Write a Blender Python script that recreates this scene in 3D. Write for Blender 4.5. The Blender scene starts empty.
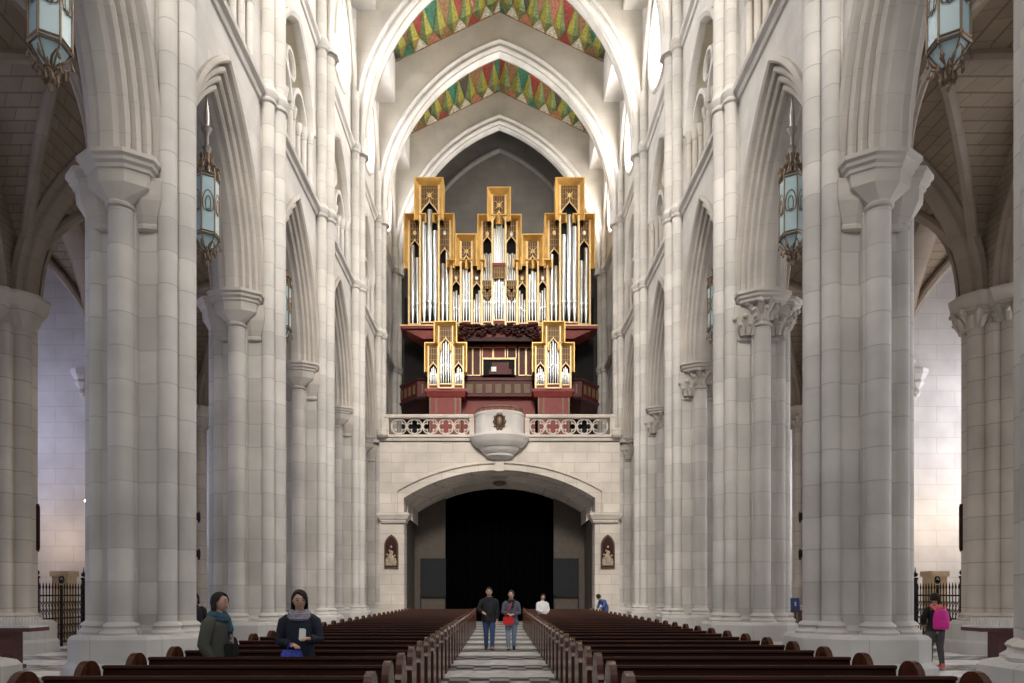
import bpy, bmesh, math, random
from mathutils import Vector, Matrix
PI = math.pi
rnd = random.Random(7)
SC = bpy.context.scene
COL = SC.collection

# ------------------------------------------------------------------ camera, world, light
cam_d = bpy.data.cameras.new('camera')
cam_d.sensor_width = 36.0
cam_d.lens = 683.0 / 1024.0 * 36.0
cam_d.shift_x = (512 - 499.5) / 1024.0
cam_d.shift_y = (593 - 341.5) / 1024.0
cam_d.clip_end = 200
cam = bpy.data.objects.new('camera', cam_d); COL.objects.link(cam)
cam.location = (0, 0, 1.65); cam.rotation_euler = (PI / 2, 0, 0)
SC.camera = cam
SC.view_settings.view_transform = 'Standard'
SC.view_settings.look = 'None'
SC.view_settings.gamma = 1.0
SC.view_settings.use_curve_mapping = False
SC.view_settings.exposure = 0.55

world = bpy.data.worlds.new('daylight'); SC.world = world
world.use_nodes = True
world.node_tree.nodes['Background'].inputs[0].default_value = (0.92, 0.95, 1.0, 1)
world.node_tree.nodes['Background'].inputs[1].default_value = 0.24
SC.cycles.max_bounces = 7
SC.cycles.diffuse_bounces = 4
SC.cycles.sample_clamp_indirect = 4.0

def area(name, loc, aim, sx, sy, power, colr=(1, 1, 1), spread=PI):
    l = bpy.data.lights.new(name, 'AREA'); l.shape = 'RECTANGLE'; l.size = sx; l.size_y = sy
    l.energy = power; l.color = colr; l.spread = spread
    o = bpy.data.objects.new(name, l); COL.objects.link(o); o.location = loc
    d = Vector(aim) - Vector(loc); o.rotation_euler = d.to_track_quat('-Z', 'Y').to_euler()
    return o
def lamp(name, loc, power, colr, r=0.1):
    l = bpy.data.lights.new(name, 'POINT'); l.energy = power; l.color = colr; l.shadow_soft_size = r
    o = bpy.data.objects.new(name, l); COL.objects.link(o); o.location = loc
    return o

HB = 2.8
D = [7.68 + 2 * HB * i for i in range(7)]           # depths of the pier rows
XP, XW, XA = 7.03, 6.45, 7.61                   # pier centre, nave face and aisle face of the arcade
XQ = 13.7                                      # outer row of piers
YEND = 43.4
# daylight from the domed crossing behind the camera, then an added fill beam
area('daylight_crossing', (0, -4, 26), (0, 24, 8), 14, 14, 1100, (1.0, 0.935, 0.86))
area('loft_fill_beam', (0, -8, 30), (0, 36, 6), 8, 8, 760, (1.0, 0.93, 0.85), 0.8)  # narrow beam added to brighten the far bays and loft front, no real source
lamp('chapel_lamp', (-15.4, 22.6, 3.6), 34, (1.0, 0.72, 0.42), 0.3)
lamp('chapel_lamp', (15.6, 22.6, 4.2), 60, (1.0, 0.78, 0.52), 0.3)

# ------------------------------------------------------------------ materials
def newmat(name):
    m = bpy.data.materials.new(name); m.use_nodes = True
    nt = m.node_tree; b = nt.nodes['Principled BSDF']
    return m, nt, b
def N(nt, t, **kw):
    n = nt.nodes.new(t)
    for k, v in kw.items(): setattr(n, k, v)
    return n
def plain(name, c, rough=0.6, metal=0.0, emit=None, es=0.0, bump=0.0, bscale=30.0, var=0.12, vscale=4.0):
    m, nt, b = newmat(name)
    b.inputs['Roughness'].default_value = rough; b.inputs['Metallic'].default_value = metal
    geo = N(nt, 'ShaderNodeTexCoord')
    nz = N(nt, 'ShaderNodeTexNoise'); nz.inputs['Scale'].default_value = vscale; nz.inputs['Detail'].default_value = 4
    nt.links.new(geo.outputs['Object'], nz.inputs['Vector'])
    rmp = N(nt, 'ShaderNodeValToRGB')
    rmp.color_ramp.elements[0].position = 0.3; rmp.color_ramp.elements[1].position = 0.7
    rmp.color_ramp.elements[0].color = (*[max(0, x * (1 - var)) for x in c], 1)
    rmp.color_ramp.elements[1].color = (*[min(1, x * (1 + var)) for x in c], 1)
    nt.links.new(nz.outputs['Fac'], rmp.inputs['Fac']); nt.links.new(rmp.outputs['Color'], b.inputs['Base Color'])
    if bump:
        n2 = N(nt, 'ShaderNodeTexNoise'); n2.inputs['Scale'].default_value = bscale
        nt.links.new(geo.outputs['Object'], n2.inputs['Vector'])
        bp = N(nt, 'ShaderNodeBump'); bp.inputs['Strength'].default_value = bump
        nt.links.new(n2.outputs['Fac'], bp.inputs['Height']); nt.links.new(bp.outputs['Normal'], b.inputs['Normal'])
    if emit:
        b.inputs['Emission Color'].default_value = (*emit, 1); b.inputs['Emission Strength'].default_value = es
    return m
def stone(name, c, course=0.55, bw=1.1, mort=0.72, var=0.10, mw=0.012, rough=0.75, bump=0.25):
    m, nt, b = newmat(name); L = nt.links.new
    b.inputs['Roughness'].default_value = rough
    b.inputs['Specular IOR Level'].default_value = 0.3
    geo = N(nt, 'ShaderNodeNewGeometry'); sp = N(nt, 'ShaderNodeSeparateXYZ'); L(geo.outputs['Position'], sp.inputs[0])
    ad = N(nt, 'ShaderNodeMath', operation='ADD'); L(sp.outputs['X'], ad.inputs[0]); L(sp.outputs['Y'], ad.inputs[1])
    cb = N(nt, 'ShaderNodeCombineXYZ'); L(ad.outputs[0], cb.inputs['X']); L(sp.outputs['Z'], cb.inputs['Y'])
    br = N(nt, 'ShaderNodeTexBrick'); L(cb.outputs[0], br.inputs['Vector'])
    br.inputs['Scale'].default_value = 1.0; br.inputs['Mortar Size'].default_value = mw
    br.inputs['Mortar Smooth'].default_value = 0.3
    br.inputs['Brick Width'].default_value = bw; br.inputs['Row Height'].default_value = course
    br.inputs['Bias'].default_value = 0.0
    br.inputs['Color1'].default_value = (*[x * (1 + var * .6) for x in c], 1)
    br.inputs['Color2'].default_value = (*[x * (1 - var) for x in c], 1)
    br.inputs['Mortar'].default_value = (*[x * mort for x in c], 1)
    nz = N(nt, 'ShaderNodeTexNoise'); nz.inputs['Scale'].default_value = 0.9; nz.inputs['Detail'].default_value = 6
    L(geo.outputs['Position'], nz.inputs['Vector'])
    mr = N(nt, 'ShaderNodeMapRange'); mr.inputs['From Min'].default_value = .3; mr.inputs['From Max'].default_value = .7
    mr.inputs['To Min'].default_value = .82; mr.inputs['To Max'].default_value = 1.08
    L(nz.outputs['Fac'], mr.inputs['Value'])
    mx = N(nt, 'ShaderNodeMix', data_type='RGBA', blend_type='MULTIPLY'); mx.inputs['Factor'].default_value = 1.0
    L(br.outputs['Color'], mx.inputs['A']); L(mr.outputs[0], mx.inputs['B'])
    L(mx.outputs['Result'], b.inputs['Base Color'])
    n2 = N(nt, 'ShaderNodeTexNoise'); n2.inputs['Scale'].default_value = 14; n2.inputs['Detail'].default_value = 5
    L(geo.outputs['Position'], n2.inputs['Vector'])
    sm = N(nt, 'ShaderNodeMath', operation='SUBTRACT'); sc = N(nt, 'ShaderNodeMath', operation='MULTIPLY'); sc.inputs[1].default_value = .15
    L(n2.outputs['Fac'], sc.inputs[0]); L(sc.outputs[0], sm.inputs[0]); L(br.outputs['Fac'], sm.inputs[1])
    bp = N(nt, 'ShaderNodeBump'); bp.inputs['Strength'].default_value = bump; bp.inputs['Distance'].default_value = .02
    L(sm.outputs[0], bp.inputs['Height']); L(bp.outputs['Normal'], b.inputs['Normal'])
    return m
def wood(name, c, rough=0.3, scale=(1.5, 14, 14), var=.35, spec=.5):
    m, nt, b = newmat(name); L = nt.links.new
    tc = N(nt, 'ShaderNodeTexCoord'); mp = N(nt, 'ShaderNodeMapping'); mp.inputs['Scale'].default_value = scale
    L(tc.outputs['Object'], mp.inputs['Vector'])
    nz = N(nt, 'ShaderNodeTexNoise'); nz.inputs['Scale'].default_value = 1.6; nz.inputs['Detail'].default_value = 7; nz.inputs['Distortion'].default_value = .8
    L(mp.outputs[0], nz.inputs['Vector'])
    r = N(nt, 'ShaderNodeValToRGB'); r.color_ramp.elements[0].position = .3; r.color_ramp.elements[1].position = .75
    r.color_ramp.elements[0].color = (*[x * (1 - var) for x in c], 1); r.color_ramp.elements[1].color = (*[x * (1 + var) for x in c], 1)
    L(nz.outputs['Fac'], r.inputs['Fac']); L(r.outputs['Color'], b.inputs['Base Color'])
    b.inputs['Roughness'].default_value = rough; b.inputs['Specular IOR Level'].default_value = spec
    return m

M = {}
M['wall'] = stone('wall_stone', (.66, .63, .595), .55, 1.15, .86, .04, .010)
M['loft'] = stone('loft_stone', (.66, .60, .53), .52, 1.25, .70, .07, .014)
M['column'] = stone('column_stone', (.60, .57, .53), .62, 30.0, .76, .13, .012)
M['core'] = stone('pier_stone', (.59, .56, .52), .62, .8, .76, .12, .012)
M['mould'] = stone('moulding_stone', (.54, .495, .445), .62, 30, .86, .05, .008)
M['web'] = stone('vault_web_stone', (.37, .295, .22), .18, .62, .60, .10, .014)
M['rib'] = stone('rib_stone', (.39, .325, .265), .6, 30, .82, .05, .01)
M['chapel'] = stone('chapel_stone', (.68, .66, .66), .55, 1.3, .80, .05, .012)
M['aislepier'] = stone('aisle_pier_stone', (.62, .56, .49), .62, 30, .66, .07, .014)
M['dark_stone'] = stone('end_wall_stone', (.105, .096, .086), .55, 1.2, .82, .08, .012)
M['cream'] = stone('cream_stone', (.70, .64, .53), .6, 30, .85, .04, .008)
M['plinth'] = stone('plinth_stone', (.60, .58, .55), .9, 1.4, .70, .05, .008)
M['roof_wall'] = stone('gable_stone', (.48, .44, .38), 1.1, 1.9, .88, .05, .01)
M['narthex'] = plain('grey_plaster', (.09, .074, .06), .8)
M['black'] = plain('black_cloth', (.0015, .0015, .0015), 1.0)
M['black'].node_tree.nodes['Principled BSDF'].inputs['Specular IOR Level'].default_value = 0
M['darkpanel'] = plain('dark_board', (.006, .010, .011), .8)
M['glass'] = plain('frosted_blue_glass', (.50, .68, .72), .25, var=.05)
M['brass'] = plain('aged_brass', (.24, .175, .12), .5, .6)
M['silver'] = plain('silvered_metal', (.42, .38, .36), .35, .85)
M['iron'] = plain('black_iron', (.015, .015, .017), .45, .6)
M['glass_right'] = plain('sunlit_window_glass', (.9, .9, .9), .3, emit=(1, .97, .93), es=17)
M['glass_left'] = plain('skylit_window_glass', (.9, .9, .9), .3, emit=(.96, .98, 1), es=7)
M['glass_chapel_right'] = plain('chapel_window_glass', (.9, .9, .9), .3, emit=(.97, .96, 1), es=6.8)
M['glass_chapel_left'] = plain('shaded_chapel_window_glass', (.9, .9, .9), .3, emit=(.66, .70, 1), es=3.0)
M['gold'] = plain('gold_leaf', (.60, .37, .11), .40, .5, var=.18, vscale=2)
M['goldline'] = plain('pale_gold_line', (.72, .52, .25), .4, .2)
M['lattice'] = None
M['red'] = plain('red_lacquer', (.19, .018, .012), .55)
M['darkred'] = wood('oxblood_wood', (.085, .014, .011), .45, spec=.2)
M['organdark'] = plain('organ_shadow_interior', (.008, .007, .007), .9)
M['pipe'] = plain('tin_pipe', (.66, .68, .69), .30, .75, var=.06)
M['carved'] = wood('dark_carved_wood', (.04, .011, .009), .5, spec=.2)
M['panelwood'] = plain('pale_fret_panel', (.15, .10, .05), .6)
M['pew'] = wood('pew_wood', (.046, .014, .008), .55, (.6, 12, 12), .4, .12)
M['pewend'] = wood('pew_end_wood', (.085, .028, .014), .24, (6, 6, 1.2))
M['skin'] = plain('skin', (.62, .37, .27), .5, var=.05)
M['hair'] = plain('black_hair', (.010, .007, .006), .75, bump=.3, bscale=80)
M['navy'] = plain('navy_wool', (.012, .017, .032), .85, bump=.2)
M['olive'] = plain('olive_cotton', (.075, .075, .06), .85, bump=.2)
M['teal'] = plain('teal_knit', (.035, .085, .13), .9, bump=.4, bscale=60)
M['greyknit'] = plain('grey_knit', (.30, .28, .33), .9, bump=.5, bscale=60, var=.4, vscale=30)
M['blk'] = plain('black_fabric', (.010, .010, .012), .8)
M['jean'] = plain('blue_denim', (.035, .075, .17), .8)
M['lightjean'] = plain('pale_denim', (.20, .27, .38), .8)
M['plaid'] = plain('grey_plaid', (.10, .10, .14), .8, var=.6, vscale=25)
M['bagred'] = plain('red_leather', (.55, .015, .02), .4)
M['bagblue'] = plain('printed_blue_plastic', (.035, .06, .45), .35, var=.8, vscale=30)
M['pink'] = plain('magenta_nylon', (.75, .02, .33), .5)
M['salmon'] = plain('salmon_fleece', (.85, .22, .20), .8)
M['greyleg'] = plain('grey_leggings', (.09, .085, .085), .8)
M['white'] = plain('white_cloth', (.75, .75, .77), .7)
M['paper'] = plain('white_paper', (.82, .84, .82), .6)
M['bluecoat'] = plain('blue_jacket', (.05, .10, .28), .7)
M['shoe'] = plain('dark_shoe', (.02, .018, .018), .5)
M['eye'] = plain('dark_eye', (.02, .012, .01), .25)
M['lip'] = plain('lip', (.45, .13, .11), .5)
M['candle'] = plain('white_candle', (.78, .76, .70), .5)
M['standred'] = wood('reddish_stand', (.11, .035, .03), .4)
M['signblue'] = plain('blue_sign', (.02, .05, .20), .4)
M['beige'] = plain('beige_wood', (.48, .36, .22), .6)
M['bronze'] = plain('bronze_relief', (.10, .065, .04), .45, .5, bump=.6, bscale=25)
M['reliefpale'] = plain('relief_figures', (.34, .27, .20), .5, .2, bump=1.0, bscale=22, var=.5, vscale=9)

def lattice_mat():
    m, nt, b = newmat('gilt_lattice'); L = nt.links.new
    tc = N(nt, 'ShaderNodeNewGeometry'); sp = N(nt, 'ShaderNodeSeparateXYZ'); L(tc.outputs['Position'], sp.inputs[0])
    cb = N(nt, 'ShaderNodeCombineXYZ'); L(sp.outputs['X'], cb.inputs['X']); L(sp.outputs['Z'], cb.inputs['Y'])
    br = N(nt, 'ShaderNodeTexBrick'); L(cb.outputs[0], br.inputs['Vector']); br.offset = 0.0
    br.inputs['Scale'].default_value = 1; br.inputs['Brick Width'].default_value = .13; br.inputs['Row Height'].default_value = .30
    br.inputs['Mortar Size'].default_value = .018
    br.inputs['Color1'].default_value = (.06, .03, .012, 1); br.inputs['Color2'].default_value = (.085, .045, .016, 1)
    br.inputs['Mortar'].default_value = (.27, .16, .05, 1)
    L(br.outputs['Color'], b.inputs['Base Color']); b.inputs['Roughness'].default_value = .5; b.inputs['Metallic'].default_value = .3
    return m
M['lattice'] = lattice_mat()
def floor_mat():
    m, nt, b = newmat('marble_checker'); L = nt.links.new
    g = N(nt, 'ShaderNodeNewGeometry'); mp = N(nt, 'ShaderNodeMapping'); mp.inputs['Scale'].default_value = (1, 1, 0)
    mp.inputs['Location'].default_value = (.19, .1, .5)
    L(g.outputs['Position'], mp.inputs['Vector'])
    ck = N(nt, 'ShaderNodeTexChecker'); ck.inputs['Scale'].default_value = 1 / .38
    ck.inputs['Color1'].default_value = (.50, .49, .48, 1); ck.inputs['Color2'].default_value = (.05, .047, .045, 1)
    L(mp.outputs[0], ck.inputs['Vector'])
    ck2 = N(nt, 'ShaderNodeTexChecker'); ck2.inputs['Scale'].default_value = 1 / 1.14
    ck2.inputs['Color1'].default_value = (1, 1, 1, 1); ck2.inputs['Color2'].default_value = (0, 0, 0, 1)
    mpy = N(nt, 'ShaderNodeMapping'); mpy.inputs['Scale'].default_value = (0, 1, 0); mpy.inputs['Location'].default_value = (.5, .3, .5)
    L(g.outputs['Position'], mpy.inputs['Vector']); L(mpy.outputs[0], ck2.inputs['Vector'])
    mx0 = N(nt, 'ShaderNodeMix', data_type='RGBA', blend_type='MIX'); mx0.inputs['A'].default_value = (.90, .90, .89, 1)
    L(ck2.outputs['Fac'], mx0.inputs['Factor']); L(ck.outputs['Color'], mx0.inputs['B'])
    nz = N(nt, 'ShaderNodeTexNoise'); nz.inputs['Scale'].default_value = 2.2; nz.inputs['Detail'].default_value = 8; nz.inputs['Distortion'].default_value = 1.5
    L(g.outputs['Position'], nz.inputs['Vector'])
    mr = N(nt, 'ShaderNodeMapRange'); mr.inputs['From Min'].default_value = .3; mr.inputs['From Max'].default_value = .7
    mr.inputs['To Min'].default_value = .7; mr.inputs['To Max'].default_value = 1.15
    L(nz.outputs['Fac'], mr.inputs['Value'])
    mx = N(nt, 'ShaderNodeMix', data_type='RGBA', blend_type='MULTIPLY'); mx.inputs['Factor'].default_value = 1
    L(mx0.outputs['Result'], mx.inputs['A']); L(mr.outputs[0], mx.inputs['B']); L(mx.outputs['Result'], b.inputs['Base Color'])
    b.inputs['Roughness'].default_value = .3
    return m
M['floor'] = floor_mat()

# ------------------------------------------------------------------ mesh helpers
def BM(): return bmesh.new()
def quad(bm, pts, mi=0):
    try:
        f = bm.faces.new([bm.verts.new(p) for p in pts]); f.material_index = mi; return f
    except ValueError: return None
def box(bm, x0, x1, y0, y1, z0, z1, mi=0):
    v = [bm.verts.new((x, y, z)) for z in (z0, z1) for x, y in ((x0, y0), (x1, y0), (x1, y1), (x0, y1))]
    for a in ((0, 3, 2, 1), (4, 5, 6, 7), (0, 1, 5, 4), (1, 2, 6, 5), (2, 3, 7, 6), (3, 0, 4, 7)):
        f = bm.faces.new([v[i] for i in a]); f.material_index = mi
def loftrings(bm, rings, cap=True, mi=0, closed=True):
    vs = [[bm.verts.new(p) for p in r] for r in rings]
    n = len(rings[0])
    for a, b in zip(vs, vs[1:]):
        for i in range(n if closed else n - 1):
            j = (i + 1) % n
            f = bm.faces.new((a[i], a[j], b[j], b[i])); f.material_index = mi
    if cap and closed:
        for r in (vs[0], vs[-1]):
            try:
                f = bm.faces.new(r); f.material_index = mi
            except ValueError: pass
def lathe(bm, prof, cx=0, cy=0, seg=20, mi=0, rot=0.0, sx=1.0, sy=1.0):
    loftrings(bm, [[(cx + sx * r * math.cos(rot + 2 * PI * k / seg), cy + sy * r * math.sin(rot + 2 * PI * k / seg), z) for k in range(seg)] for r, z in prof], True, mi)
def offset_poly(pts, off):
    n = len(pts); out = []
    for i in range(n):
        p0, p1, p2 = Vector(pts[i - 1]), Vector(pts[i]), Vector(pts[(i + 1) % n])
        e1, e2 = (p1 - p0).normalized(), (p2 - p1).normalized()
        n1, n2 = Vector((e1.y, -e1.x)), Vector((e2.y, -e2.x))
        b = n1 + n2; d = max(.35, 1 + n1.dot(n2))
        out.append(tuple(p1 + b * (off / d)))
    return out
def loftpoly(bm, pts, prof, mi=0):
    ar = sum(pts[i - 1][0] * pts[i][1] - pts[i][0] * pts[i - 1][1] for i in range(len(pts)))
    if ar < 0: pts = pts[::-1]
    loftrings(bm, [[(x, y, z) for x, y in offset_poly(pts, off)] for z, off in prof], True, mi)
def prism_xz(bm, pts, y0, y1, mi=0):
    loftrings(bm, [[(x, y0, z) for x, z in pts], [(x, y1, z) for x, z in pts]], True, mi)
def prism_yz(bm, pts, x0, x1, mi=0):
    loftrings(bm, [[(x0, y, z) for y, z in pts], [(x1, y, z) for y, z in pts]], True, mi)
def tube(bm, pts, r, seg=8, mi=0, closed=False):
    pts = [Vector(p) for p in pts]; n = len(pts)
    rr = r if isinstance(r, (list, tuple)) else [r] * n
    rings = []; up = None
    for i, p in enumerate(pts):
        if closed: t = pts[(i + 1) % n] - pts[i - 1]
        else: t = pts[min(i + 1, n - 1)] - pts[max(i - 1, 0)]
        t.normalize()
        if up is None:
            up = Vector((0, 0, 1)) if abs(t.z) < .9 else Vector((1, 0, 0))
        a = t.cross(up)
        if a.length < 1e-5: a = t.cross(Vector((.3, .8, .2)))
        a.normalize(); b = a.cross(t).normalized(); up = b
        rings.append([p + a * (rr[i] * math.cos(2 * PI * k / seg)) + b * (rr[i] * math.sin(2 * PI * k / seg)) for k in range(seg)])
    if closed: rings.append(rings[0])
    loftrings(bm, rings, not closed, mi)
def ball(bm, c, r, seg=10, rings=7, mi=0, M3=None):
    rx, ry, rz = r if isinstance(r, (tuple, list)) else (r, r, r)
    out = []
    for j in range(rings + 1):
        th = PI * j / rings; th = min(max(th, .02), PI - .02)
        ring = []
        for k in range(seg):
            p = Vector((rx * math.sin(th) * math.cos(2 * PI * k / seg), ry * math.sin(th) * math.sin(2 * PI * k / seg), rz * math.cos(th)))
            if M3 is not None: p = M3 @ p
            ring.append(Vector(c) + p)
        out.append(ring)
    loftrings(bm, out, True, mi)
def mk(name, bm, mat, parent=None, smooth=False, loc=None, ang=35):
    bmesh.ops.remove_doubles(bm, verts=bm.verts, dist=1e-5)
    bmesh.ops.recalc_face_normals(bm, faces=bm.faces)
    me = bpy.data.meshes.new(name); bm.to_mesh(me); bm.free()
    for m in (mat if isinstance(mat, (list, tuple)) else [mat]): me.materials.append(m)
    if smooth:
        me.polygons.foreach_set('use_smooth', [True] * len(me.polygons))
        me.set_sharp_from_angle(angle=math.radians(ang))
    o = bpy.data.objects.new(name, me); COL.objects.link(o)
    if parent is not None: o.parent = parent
    if loc: o.location = loc
    return o
def thing(name, label, cat, loc=(0, 0, 0), rz=0.0, group=None):
    o = bpy.data.objects.new(name, None); COL.objects.link(o); o.location = loc; o.rotation_euler = (0, 0, rz)
    o.empty_display_size = .1
    return tag(o, label, cat, group)
def tag(o, label, cat, group=None):
    o['label'] = label; o['category'] = cat
    if group: o['group'] = group
    return o
def struct(name, bm, mat, parent=None, smooth=False, label=None):
    o = mk(name, bm, mat, parent, smooth)
    if parent is None: o['kind'] = 'structure'
    if label: o['label'] = label
    return o
def copy_tree(o, parent=None):
    c = o.copy(); COL.objects.link(c)
    if parent is not None: c.parent = parent
    for ch in list(o.children): copy_tree(ch, c)
    return c
ORD = 'first second third fourth fifth sixth seventh eighth ninth tenth eleventh twelfth thirteenth fourteenth fifteenth sixteenth seventeenth eighteenth nineteenth twentieth twenty-first twenty-second twenty-third twenty-fourth twenty-fifth twenty-sixth twenty-seventh twenty-eighth twenty-ninth thirtieth'.split()

# pointed arch: right arc has its centre at u = -(R-a)
def arch_R(a, h): return (a * a + h * h) / (2 * a)
def arch_path(a, h, d=0.0, n=14):
    """points (u, z above springing) of the curve offset inward by d, from -u over the apex to +u"""
    R = arch_R(a, h); c = R - a; r = R - d
    am = math.acos(min(1, c / r)) if c > 0 else PI / 2
    right = [(-c + r * math.cos(am * k / n), r * math.sin(am * k / n)) for k in range(n + 1)]
    if c <= 0: right = [(r * math.cos(PI / 2 * k / n), r * math.sin(PI / 2 * k / n)) for k in range(n + 1)]
    left = [(-u, z) for u, z in right]
    return left + right[::-1][1:]
def arch_z(a, h, u):
    R = arch_R(a, h); c = R - a; u = abs(u)
    return math.sqrt(max(0, R * R - (u + c) ** 2))
def sweep_arch(bm, a, h, prof, mapf, n=14, closed=True, mi=0, leg=0):
    """prof: list of (d, t); mapf(u, z, t) -> point"""
    paths = [arch_path(a, h, d, n) for d, t in prof]
    if leg: paths = [[(p[0][0], -leg)] + p + [(p[-1][0], -leg)] for p in paths]
    m = len(prof); k = len(paths[0])
    rings = [[mapf(paths[j][i][0], paths[j][i][1], prof[j][1]) for j in range(m)] for i in range(k)]
    loftrings(bm, rings, leg > 0, mi, closed)
def arc_pts(cx, cy, r, a0, a1, n):
    return [(cx + r * math.cos(a0 + (a1 - a0) * k / n), cy + r * math.sin(a0 + (a1 - a0) * k / n)) for k in range(n + 1)]

# wall sheet with openings: for every u the wall covers [z0, low(u)] and [top(u), z1]
def sheet(bm, us, z0, z1, lowf, topf, mapf, mi=0):
    for ua, ub in zip(us, us[1:]):
        um = (ua + ub) / 2
        if lowf is None or lowf(um) is None:
            quad(bm, [mapf(ua, z0), mapf(ub, z0), mapf(ub, z1), mapf(ua, z1)], mi)
        else:
            la, lb = lowf(ua), lowf(ub); ta, tb = topf(ua), topf(ub)
            m = lambda v, w: w if v is None else v
            la, lb = m(la, lowf(um)), m(lb, lowf(um)); ta, tb = m(ta, topf(um)), m(tb, topf(um))
            if la > z0 + 1e-4 or lb > z0 + 1e-4: quad(bm, [mapf(ua, z0), mapf(ub, z0), mapf(ub, lb), mapf(ua, la)], mi)
            if ta < z1 - 1e-4 or tb < z1 - 1e-4: quad(bm, [mapf(ua, ta), mapf(ub, tb), mapf(ub, z1), mapf(ua, z1)], mi)
def lin(a, b, n): return [a + (b - a) * i / n for i in range(n + 1)]

# ------------------------------------------------------------------ floor
bm = BM(); box(bm, -20, 20, -6, 44, -.3, 0); struct('floor', bm, M['floor'])

# ------------------------------------------------------------------ arcade walls
ZS = 9.6            # springing of the arcade
AA, AH = 2.34, 4.55  # outer opening of an arcade arch
Z1, Z2, ZT = 15.1, 21.0, 29.3
SIDE = {-1: 'left', 1: 'right'}
ROLL = []
def stepped_profile():
    """arcade arch section (d inward, x) nave side to aisle side: rolls between deep hollows"""
    p = [(-.12, XW), (-.12, XW - .09), (-.03, XW - .13), (.02, XW - .08), (.03, XW + .10)]
    d, x = .03, XW + .10
    for k in range(3):
        rr = .075
        p += [(d + .03, x + .06)]
        p += [(d + .11 + rr * math.cos(t), x - .03 + rr * math.sin(t)) for t in (PI * .7, PI * 1.0, PI * 1.3, PI * 1.6, PI * 1.9, PI * 2.2)]
        d += .165; x += .11
        p += [(d, x + .03), (d + .01, x + .06)]
    xs = XP - .17
    p += [(d + .01, xs - .03), (d + .03, xs), (d + .07, xs + .05)]
    q = [(a, 2 * XP - b) for a, b in p[::-1]]
    return p + q
PROF = stepped_profile()
for s in (-1, 1):
    w = BM(); mo = BM()
    for i in range(6):
        yc = D[i] + HB
        us = sorted(set([-HB, HB] + [round(p[0], 4) for p in arch_path(AA, AH, 0, 14)]))
        low = lambda u: (ZS if abs(u) <= AA + 1e-3 else None)
        top = lambda u: (ZS + arch_z(AA, AH, u) if abs(u) <= AA + 1e-3 else None)
        for X in (XW, XA):
            sheet(w, us, ZS, Z1 if X == XW else 16.5, low, top, lambda u, z: (s * X, yc + u, z))
        # upper wall with triforium opening
        TA, TH, TS = 1.75, 2.5, 17.35
        us = sorted(set([-HB, HB] + [round(p[0], 4) for p in arch_path(TA, TH, 0, 10)]))
        low = lambda u: (15.45 if abs(u) <= TA + 1e-3 else None)
        top = lambda u: (TS + arch_z(TA, TH, u) if abs(u) <= TA + 1e-3 else None)
        sheet(w, us, Z1, Z2, low, top, lambda u, z: (s * XW, yc + u, z))
        # clerestory with the round window
        RO, ZO = 1.95, 24.2
        us = sorted(set([-HB, HB] + [round(RO * math.cos(PI * k / 20), 4) for k in range(21)]))
        ch = lambda u: math.sqrt(max(0, RO * RO - u * u))
        low = lambda u: (ZO - ch(u) if abs(u) <= RO + 1e-3 else None)
        top = lambda u: (ZO + ch(u) if abs(u) <= RO + 1e-3 else None)
        sheet(w, us, Z2, ZT, low, top, lambda u, z: (s * XW, yc + u, z))
        ring = [(RO * math.cos(2 * PI * k / 40), ZO + RO * math.sin(2 * PI * k / 40)) for k in range(40)]
        loftrings(w, [[(s * XW, yc + u, z) for u, z in ring], [(s * (XW + .5), yc + u, z) for u, z in ring]], False)
        # attic box carrying the ceiling edge
        y0, y1 = D[i] + .26, D[i + 1] - .26
        quad(w, [(s * 5.4, y0, 27.1), (s * 5.4, y1, 27.1), (s * 5.4, y1, 29.3), (s * 5.4, y0, 29.3)])
        quad(w, [(s * 5.4, y0, 27.1), (s * 5.4, y1, 27.1), (s * 6.5, y1, 27.1), (s * 6.5, y0, 27.1)])
        # arcade arch mouldings
        sweep_arch(mo, AA, AH, PROF, lambda u, z, t: (s * t, yc + u, ZS + z), 16)
    # last strip to the end wall
    quad(w, [(s * XW, D[6], 0), (s * XW, YEND, 0), (s * XW, YEND, 30), (s * XW, D[6], 30)])
    quad(w, [(s * 7.9, D[0], Z1), (s * 7.9, YEND, Z1), (s * 7.9, YEND, 30), (s * 7.9, D[0], 30)])
    for i in range(6):
        sweep_arch(mo, HB - .37, 3.5, [(.15 * math.cos(t), XW - .12 + .15 * math.sin(t)) for t in lin(0, 2 * PI, 8)[:-1]], lambda u, z, t: (s * t, D[i] + HB + u, 23.4 + z), 14)
    wo = struct('wall_' + SIDE[s], w, M['wall'])
    mk('arch_moulding', mo, M['mould'], wo, True)
    # string courses
    for zc in (Z1, Z2):
        st = BM()
        prof = [(XW, zc - .22), (XW - .06, zc - .20), (XW - .10, zc - .10), (XW - .20, zc - .04), (XW - .22, zc + .06), (XW - .10, zc + .14), (XW, zc + .22)]
        loftrings(st, [[(s * x, D[0], z) for x, z in prof], [(s * x, YEND, z) for x, z in prof]], True)
        mk('string_course', st, M['wall'], wo)

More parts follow.
